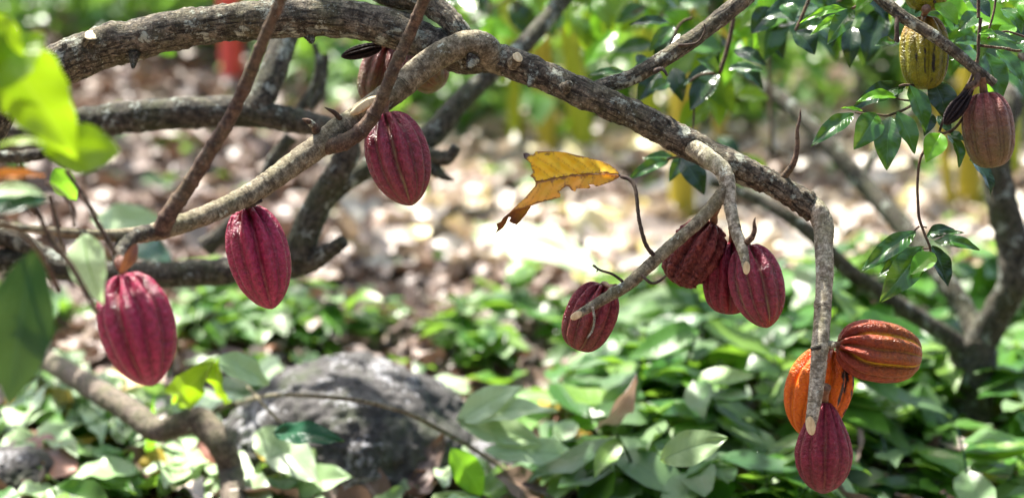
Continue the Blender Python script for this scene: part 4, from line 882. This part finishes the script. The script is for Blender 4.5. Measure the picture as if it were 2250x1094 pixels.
litter('leaf_litter', 3000, 2.7, 6.2, DRY_DARK, 'dry brown and pinkish fallen leaves covering the near ground', p=1.1)
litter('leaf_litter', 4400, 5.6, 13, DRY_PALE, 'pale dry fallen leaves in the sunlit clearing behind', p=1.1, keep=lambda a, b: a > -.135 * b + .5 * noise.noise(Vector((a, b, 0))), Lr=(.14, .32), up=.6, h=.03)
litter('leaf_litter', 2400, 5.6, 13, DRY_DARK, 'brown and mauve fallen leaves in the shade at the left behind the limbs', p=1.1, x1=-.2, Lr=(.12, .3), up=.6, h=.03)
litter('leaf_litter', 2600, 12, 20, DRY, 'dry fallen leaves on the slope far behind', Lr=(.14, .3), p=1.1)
litter('green_litter', 700, 2.8, 12, GROUNDP, 'scattered fresh green leaves among the dry litter', p=1.3, Lr=(.08, .2), h=.04)

# ================================================================== FALLEN PALE LEAVES, LOWER LEFT
GF = 'big fallen leaves on the ground at the lower left'
def fallen(px, py, tx, ty, hw, mat, label, h0=.05, h1=.08, nrm=(0, -.5, 1), group=None, name='fallen_leaf', **kw):
    def at(a, b, h):
        d_ = 2.8
        while d_ < 14:
            p = P(a, b, d_)
            if p.z <= hill(p.x, p.y) + h: return p, d_
            d_ += .01
        return p, d_
    b0, d0 = at(px, py, h0); b1, d1 = at(tx, ty, h1)
    V, F, UV = leaf_arrays(b0, b1, hw * K * (d0 + d1) / 2 * 1.1, V3(*nrm), **{**dict(seed=int(px * 7 + py), wave=.035, fold=.18, curl=.07, fat=.47), **kw})
    o = build(name, V, F, UV, mat, None, attrs={'rnd': [rs.random()] * len(V)})
    return tag(o, label, 'leaf', group)
specific = [
 (100, 965, 275, 925, 42, PALE, 'pale ribbed fallen leaf nearest under the large crimson pod, left of the root'),
 (130, 900, 260, 885, 26, PALE, 'narrow pale fallen leaf above the ribbed one at the lower left'),
 (95, 1000, 235, 1020, 36, PALE, 'whitish fallen leaf with dark ribs lying left of the thin brown stick'),
 (20, 960, 165, 1050, 36, RUST_LEAF, 'large rust brown fallen leaf at the lower left edge'),
 (190, 1030, 300, 1085, 28, GROUNDP, 'green fallen leaf beneath the thin brown stick'),
 (355, 1065, 434, 1030, 22, LIME, 'small yellow green leaf beside the lower bend of the root'),
 (470, 795, 385, 885, 34, LIME, 'upright yellow green leaf right of the large crimson pod', .45, .25, (.2, -1, .3)),
 (480, 790, 505, 885, 26, LIME, 'second hanging yellow green leaf right of the large crimson pod', .45, .28, (-.3, -1, .2)),
 (470, 790, 590, 845, 34, PALE, 'pale leaf with fine ribs left of the big dark rock', .45, .35, (.2, -.8, .8)),
 (600, 950, 757, 968, 27, TEAL, 'dark green leaf with a yellow edge in front of the big dark rock', .3, .3, (.1, -.8, .8)),
 (585, 960, 700, 1060, 44, PALE, 'crumpled whitish green leaf left of the foot of the big dark rock', .18, .12, (.2, -1, .7)),
 (560, 950, 640, 1000, 34, PALE, 'folded white leaf partly under the crumpled whitish green one', .2, .16, (-.2, -.9, .7)),
 (690, 985, 620, 1075, 30, PALE, 'dull pale leaf hanging below the crumpled whitish green one', .16, .06, (.5, -1, .4)),
 (990, 985, 1060, 1088, 32, GLOSSY_LIME, 'bright green pointed leaf right of the foot of the big dark rock', .22, .1, (.3, -1, .3)),
 (1005, 925, 1150, 848, 32, PALE, 'upper pale leaflet of the fan right of the big dark rock', .22, .32, (-.3, -1, .8)),
 (1005, 925, 1225, 900, 26, PALE, 'second pale leaflet of the fan right of the big dark rock', .22, .28, (0, -.7, 1)),
 (1010, 930, 1195, 975, 34, PALE, 'middle pale leaflet of the fan right of the big dark rock', .22, .18, (.1, -.9, .9)),
 (1060, 990, 1290, 1010, 32, PALE, 'lowest pale leaflet of the fan right of the big dark rock', .18, .12, (.1, -.9, .9)),
 (1130, 860, 1070, 930, 20, PALE, 'small pale leaf standing behind the fan of leaflets', .3, .22, (.5, -1, .5)),
 (1040, 515, 1340, 610, 50, PALE, 'long pale blurred leaf behind the twig of the yellow leaf', .25, .2, (0, -.8, 1)),
 (1310, 940, 1400, 830, 26, DRY, 'upright greyish dry leaf among the green plants under the squat pod', .2, .4, (.3, -1, .2)),
 (1180, 975, 1300, 950, 15, OCHRE_LEAF, 'orange brown leaf among the green plants right of the leaflet fan', .12, .14),
 (1290, 985, 1480, 1000, 26, PALE, 'pale green fallen leaf right of the orange brown leaf', .15, .15, (0, -.9, .9)),
 (1450, 1010, 1600, 960, 38, GROUNDP, 'broad ribbed green leaf low in front of the plants', .3, .35, (0, -1, .8)),
 (200, 480, 385, 500, 34, PALE, 'broad pale blurred leaf behind the foot of the near young shoot', .55, .55, (0, -1, .6)),
 (300, 540, 385, 580, 28, TEAL, 'blurred green leaf under the foot of the near young shoot', .5, .5, (0, -1, .6)),
 (105, 125, 385, 120, 22, GLOSSY_LIME, 'long light green blurred leaf behind the thick limb at upper left', 1.0, 1.0, (0, -.9, 1)),
 (330, 1030, 338, 860, 10, GLOSSY_LIME, 'narrow upright green blade standing in front of the root', .02, .3, (.2, -1, .2)),
]
for a in specific: fallen(*a)
for i_ in range(215):
    px = rs.uniform(-60, 700) if i_ < 180 else rs.uniform(1000, 1400); py = rs.uniform(860, 1120) if i_ < 150 else rs.uniform(660, 900)
    if i_ >= 180: py = rs.uniform(860, 1120)
    a = rs.uniform(0, 6.28); ln = rs.uniform(85, 165) * (.75 if py < 860 else 1)
    mat, w_ = rs.choices([(PALE, 'pale'), (GROUNDP, 'green'), (DRY, 'dry brown'), (OCHRE_LEAF, 'ochre'), (RUST_LEAF, 'rust brown')], [.6, .24, .06, .05, .05])[0]
    fallen(px, py, px + math.cos(a) * ln, py + math.sin(a) * ln * .55, ln * rs.uniform(.24, .36), mat, 'fallen ' + w_ + ' leaf lying loose among others on the near ground', rs.uniform(.02, .1), rs.uniform(.02, .13), (rs.uniform(-.5, .5), rs.uniform(-.7, .1), 1), 'loose ' + w_ + ' fallen leaves', nu=12, nv=6, wave=.05)

# ================================================================== GREEN GROUND PLANTS
def plant_proto(k, first_loc):
    e = empty('broad_leaf_plant', first_loc, 'bushy low green plant with broad leaves growing in the litter', 'plant', 'low broad leaved plants behind the pods')
    nst = rs.randint(2, 4); B = []; D = []; L = []
    o0 = Vector(first_loc)
    for s_ in range(nst):
        a = rs.uniform(0, 6.28); top = o0 + V3(math.cos(a) * .16, math.sin(a) * .16, rs.uniform(.18, .42))
        mid_ = (o0 + top) / 2 + V3(0, 0, .04)
        branch('stem', [(o0 - V3(0, 0, .03), .006), (mid_, .005), (top, .003)], GLOSSY_DARK, e, nr=7, rough=.05, step_f=3)
        for j in range(rs.randint(7, 11)):
            f = rs.uniform(.3, 1); q_ = o0.lerp(top, f); aa = rs.uniform(0, 6.28)
            B.append(q_); D.append((math.cos(aa), math.sin(aa), rs.uniform(-.45, .55))); L.append(rs.uniform(.15, .31))
    N = [(rs.gauss(0, .25) - d_[0] * .2, rs.gauss(0, .25) - d_[1] * .2 - .15, 1) for d_ in D]
    L = np.array(L)
    cloud('foliage', [tuple(b) for b in B], D, N, L, L * rng.uniform(.19, .27, len(L)), GROUNDP, e, droop=.22, fold=.22, wave=.04)
    return e
spots = []
def try_spot(x, y, mind):
    if all((x - a) ** 2 + (y - b) ** 2 > mind ** 2 for a, b in spots): spots.append((x, y)); return True
k = 0
while len(spots) < 150 and k < 9000:
    k += 1; px = rs.uniform(960, 2330) if rs.random() < .86 else rs.uniform(380, 700)
    if px > 900: py = rs.uniform(755, 1150)
    else: py = rs.uniform(745, 810)
    p_ = G(px, py)
    if abs(px - 2135) < 120 and py > 930: continue
    if px < 1300 and py > 840: continue
    if px < 1500 and py < 790: continue
    try_spot(p_.x, p_.y, .16 + .028 * (p_.y - 3.5))
for _ in range(10):
    p_ = G(rs.uniform(1300, 2200), 1150); try_spot(p_.x + rs.uniform(-.1, .1), p_.y - .1, .15)
n_main = len(spots)
for _ in range(400):
    if len(spots) >= n_main + 26: break
    p_ = G(rs.uniform(370, 740), rs.uniform(742, 800)) if rs.random() < .7 else G(rs.uniform(740, 1050), rs.uniform(752, 792))
    try_spot(p_.x, p_.y, .2)
protos = []
for i_, (x, y) in enumerate(spots):
    loc = V3(x, y, hill(x, y))
    if len(protos) < 8: protos.append(plant_proto(i_, loc)); continue
    c = copy_tree(protos[i_ % 8]); s_ = rs.uniform(.66, 1.0) * (.8 if y < 4.6 else 1) * (.75 if i_ >= n_main else 1)
    c.matrix_basis = Matrix.Translation(loc) @ Matrix.Rotation(rs.uniform(0, 6.28), 4, 'Z') @ Matrix.Diagonal((s_, s_, s_ * rs.uniform(.7, 1.1), 1))
# bushes further off
GB = 'bushes on the slope far behind'
bush0 = None
bush_spots = [(60, 60), (260, 90), (450, 100), (640, 20), (720, 60), (760, 190), (860, 20), (400, 0), (1000, 30), (1100, 80), (1300, 40), (1400, 90), (1500, 40), (1640, 60), (1750, 30), (1850, 70), (1950, 60), (2050, 30), (2150, 60), (2230, 130), (560, 10), (20, 10), (-20, 110), (1080, 270), (1330, 250), (1640, 250), (1960, 220), (2100, 260), (930, 240)]
for i_, (px, py) in enumerate(bush_spots):
    p_ = G(px, py + 12)
    if bush0 is None:
        bush0 = empty('bush', p_, 'blurred green bush on the slope far behind', 'bush', GB)
        n_ = 150; B_ = rng.normal(size=(n_, 3)) * (.32, .32, .17) + np.array(p_) + (0, 0, .35); B_[:, 2] = np.maximum(B_[:, 2], p_.z + .04)
        L_ = rng.uniform(.14, .3, n_)
        cloud('foliage', B_, rdir(n_, -.1, .6), rdir(n_, 1.2, .5), L_, L_ * .24, GROUNDP, bush0)
        for a_ in (0, 2, 4): branch('stem', [(p_, .012), (p_ + V3(.12 * math.cos(a_), .12 * math.sin(a_), .3), .008)], BARK_DARK, bush0, nr=7, step_f=3)
        continue
    c = copy_tree(bush0); s_ = rs.uniform(.7, 1.3)
    c.matrix_basis = Matrix.Translation(p_) @ Matrix.Rotation(rs.uniform(0, 6.28), 4, 'Z') @ Matrix.Diagonal((s_, s_, s_ * .9, 1))

# ================================================================== YELLOW GREEN BANANA STEMS, POST, BACK TREES
def stem_mat(name, a, b):
    m = MT(name); n = m.noise(m.mapping(m.uv(), (30, 2.5, 1)), 1, 4, .6)
    return m.done(m.principled(m.ramp(n, [(.3, a), (.55, b), (.7, tuple(q * .5 for q in a))]), .6, m.bump(n, .3, .004), .15))
BAN = stem_mat('banana_stem_skin', (.20, .26, .01), (.36, .38, .03)); BAN2 = stem_mat('brown_banana_stem_skin', (.24, .18, .015), (.38, .30, .03))
names = ['leftmost slim', 'thick ochre', 'bright lime yellow', 'pale hazy', 'ochre brown foreground', 'slim upright olive', 'thick golden', 'slim leaning golden', 'olive right edge', 'faint short']
for i_, (bx, by, tx, r_, mt_) in enumerate([(1135, 335, 1120, 15, BAN), (1205, 345, 1188, 24, BAN2), (1285, 345, 1250, 25, BAN), (1425, 330, 1420, 22, BAN), (1498, 500, 1502, 27, BAN2), (1580, 345, 1590, 14, BAN2), (2132, 470, 2130, 24, BAN2), (2098, 500, 2040, 11, BAN2), (2225, 420, 2215, 20, BAN), (2010, 300, 1990, 10, BAN)]):
    b_ = G(bx, by); d_ = (b_ - CAM).dot(FW); top = P(tx, 60, d_); top = b_ + (top - b_) * (2.4 / max(.3, (top - b_).length)) if True else top
    lab = ['slim yellow green banana stem, leftmost of the row behind the yellow leaf', 'thick ochre banana stem, second of the row behind the long limb', 'bright lime yellow banana stem just right of the thick ochre one', 'pale hazy banana stem between the row of three and the forked branch', 'ochre banana stem rising behind the top of the forked branch', 'slim olive banana stem under the upward branch', 'thick golden banana stem behind the dusty pink pod', 'slim golden stem leaning left of the thick golden one', 'olive banana stem at the right edge behind the dark tree', 'faint thin stem far behind the glossy right sprig'][i_]
    e = empty('banana_plant', b_, lab, 'banana plant', 'yellow green banana stems')
    r0 = 1.0 * r_ * K * d_
    branch('stem', [(b_ - V3(0, 0, .05), r0 * 1.1), (b_.lerp(top, .3), r0), (b_.lerp(top, .7), r0 * .9), (top, r0 * .7)], mt_, e, nr=18, rough=.06, seed=300 + i_, step_f=1)
    for j in range(4):
        a = j * 1.57 + i_; V, F, UV = leaf_arrays(top - V3(0, 0, .05), top + V3(math.cos(a) * .6, math.sin(a) * .6, .7), .11, V3(0, 0, 1), curl=.25, droop=.0, wave=.02, seed=i_ * 9 + j, nu=12, nv=6)
        build('leaf', V, F, UV, CROWN, e, attrs={'rnd': [rs.random()] * len(V)})
def red_mat():
    m = MT('faded_red_paint'); n = m.noise(m.obj(), 20, 4)
    return m.done(m.principled(m.ramp(n, [(.3, (.62, .04, .025)), (.7, (.78, .08, .05))]), .6, m.bump(n, .3, .003)))
b_ = G(512, 188); d_ = (b_ - CAM).dot(FW); t_ = P(500, -30, d_)
e = empty('red_post', b_, 'blurred red painted post standing behind the thick limb', 'post'); e2 = red_mat()
branch('post', [(b_ - V3(0, 0, .1), 25 * K * d_), (b_.lerp(t_, .5), 24 * K * d_), (t_ + V3(0, 0, .2), 23 * K * d_)], e2, e, nr=16, rough=.02, lump=.01)
branch('cap', [(t_ + V3(0, 0, .2), 27 * K * d_), (t_ + V3(0, 0, .24), 27 * K * d_)], e2, e, nr=16, rough=.0, lump=0)
for i_, (bx, by, tx, r_) in enumerate([(1905, 265, 1900, 22), (940, 60, 930, 12), (2235, 300, 2245, 22), (1735, 120, 1740, 12), (60, 60, 70, 26), (1600, 420, 1590, 10)][:5]):
    b_ = G(bx, by); d_ = (b_ - CAM).dot(FW); t_ = P(tx, -200, d_)
    e = empty('shade_tree', b_, ['blurred dark trunk behind the slender upper branch', 'faint thin trunk at the top above the curved branch', 'blurred dark trunk at the right edge behind the dusty pink pod', 'faint thin trunk at the top left of the slender upper branch', 'blurred dark trunk in the top left corner'][i_], 'tree')
    branch('trunk', [(b_ - V3(0, 0, .1), r_ * 1.2 * K * d_), (b_.lerp(t_, .5), r_ * K * d_), (t_, r_ * .9 * K * d_), (t_ + V3(.1, .1, 1), r_ * .6 * K * d_)], BARK_DARK, e, nr=16, rough=.12, seed=330 + i_, step_f=.8)
    crown(e, [(t_.x - 1.6, t_.x + 1.6, t_.y - 1.0, t_.y + 1.6, t_.z + .5, t_.z + 1.5, 1.1)] if i_ != 4 else [(t_.x - 2.5, t_.x + 3.5, t_.y - 2.5, t_.y + 3, t_.z + .5, t_.z + 1.6, 2.4)], ll=.28)

# unseen, added to block low skylight: undergrowth at both sides and behind
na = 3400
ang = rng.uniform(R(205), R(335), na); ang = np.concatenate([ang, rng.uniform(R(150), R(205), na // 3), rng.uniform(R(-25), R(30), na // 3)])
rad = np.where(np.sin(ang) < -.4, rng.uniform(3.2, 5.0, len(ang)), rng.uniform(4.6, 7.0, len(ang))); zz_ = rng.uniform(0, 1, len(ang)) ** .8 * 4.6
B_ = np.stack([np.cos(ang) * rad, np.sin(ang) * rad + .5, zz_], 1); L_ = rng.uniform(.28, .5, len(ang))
ug = cloud('undergrowth_screen', B_, rdir(len(B_), -.4, .6), rdir(len(B_), .8, .8), L_, L_ * .26, GLOSSY_DARK, None)
tag(ug, 'dense green undergrowth added out of view round the grove to block skylight', 'undergrowth_screen', kind='stuff')
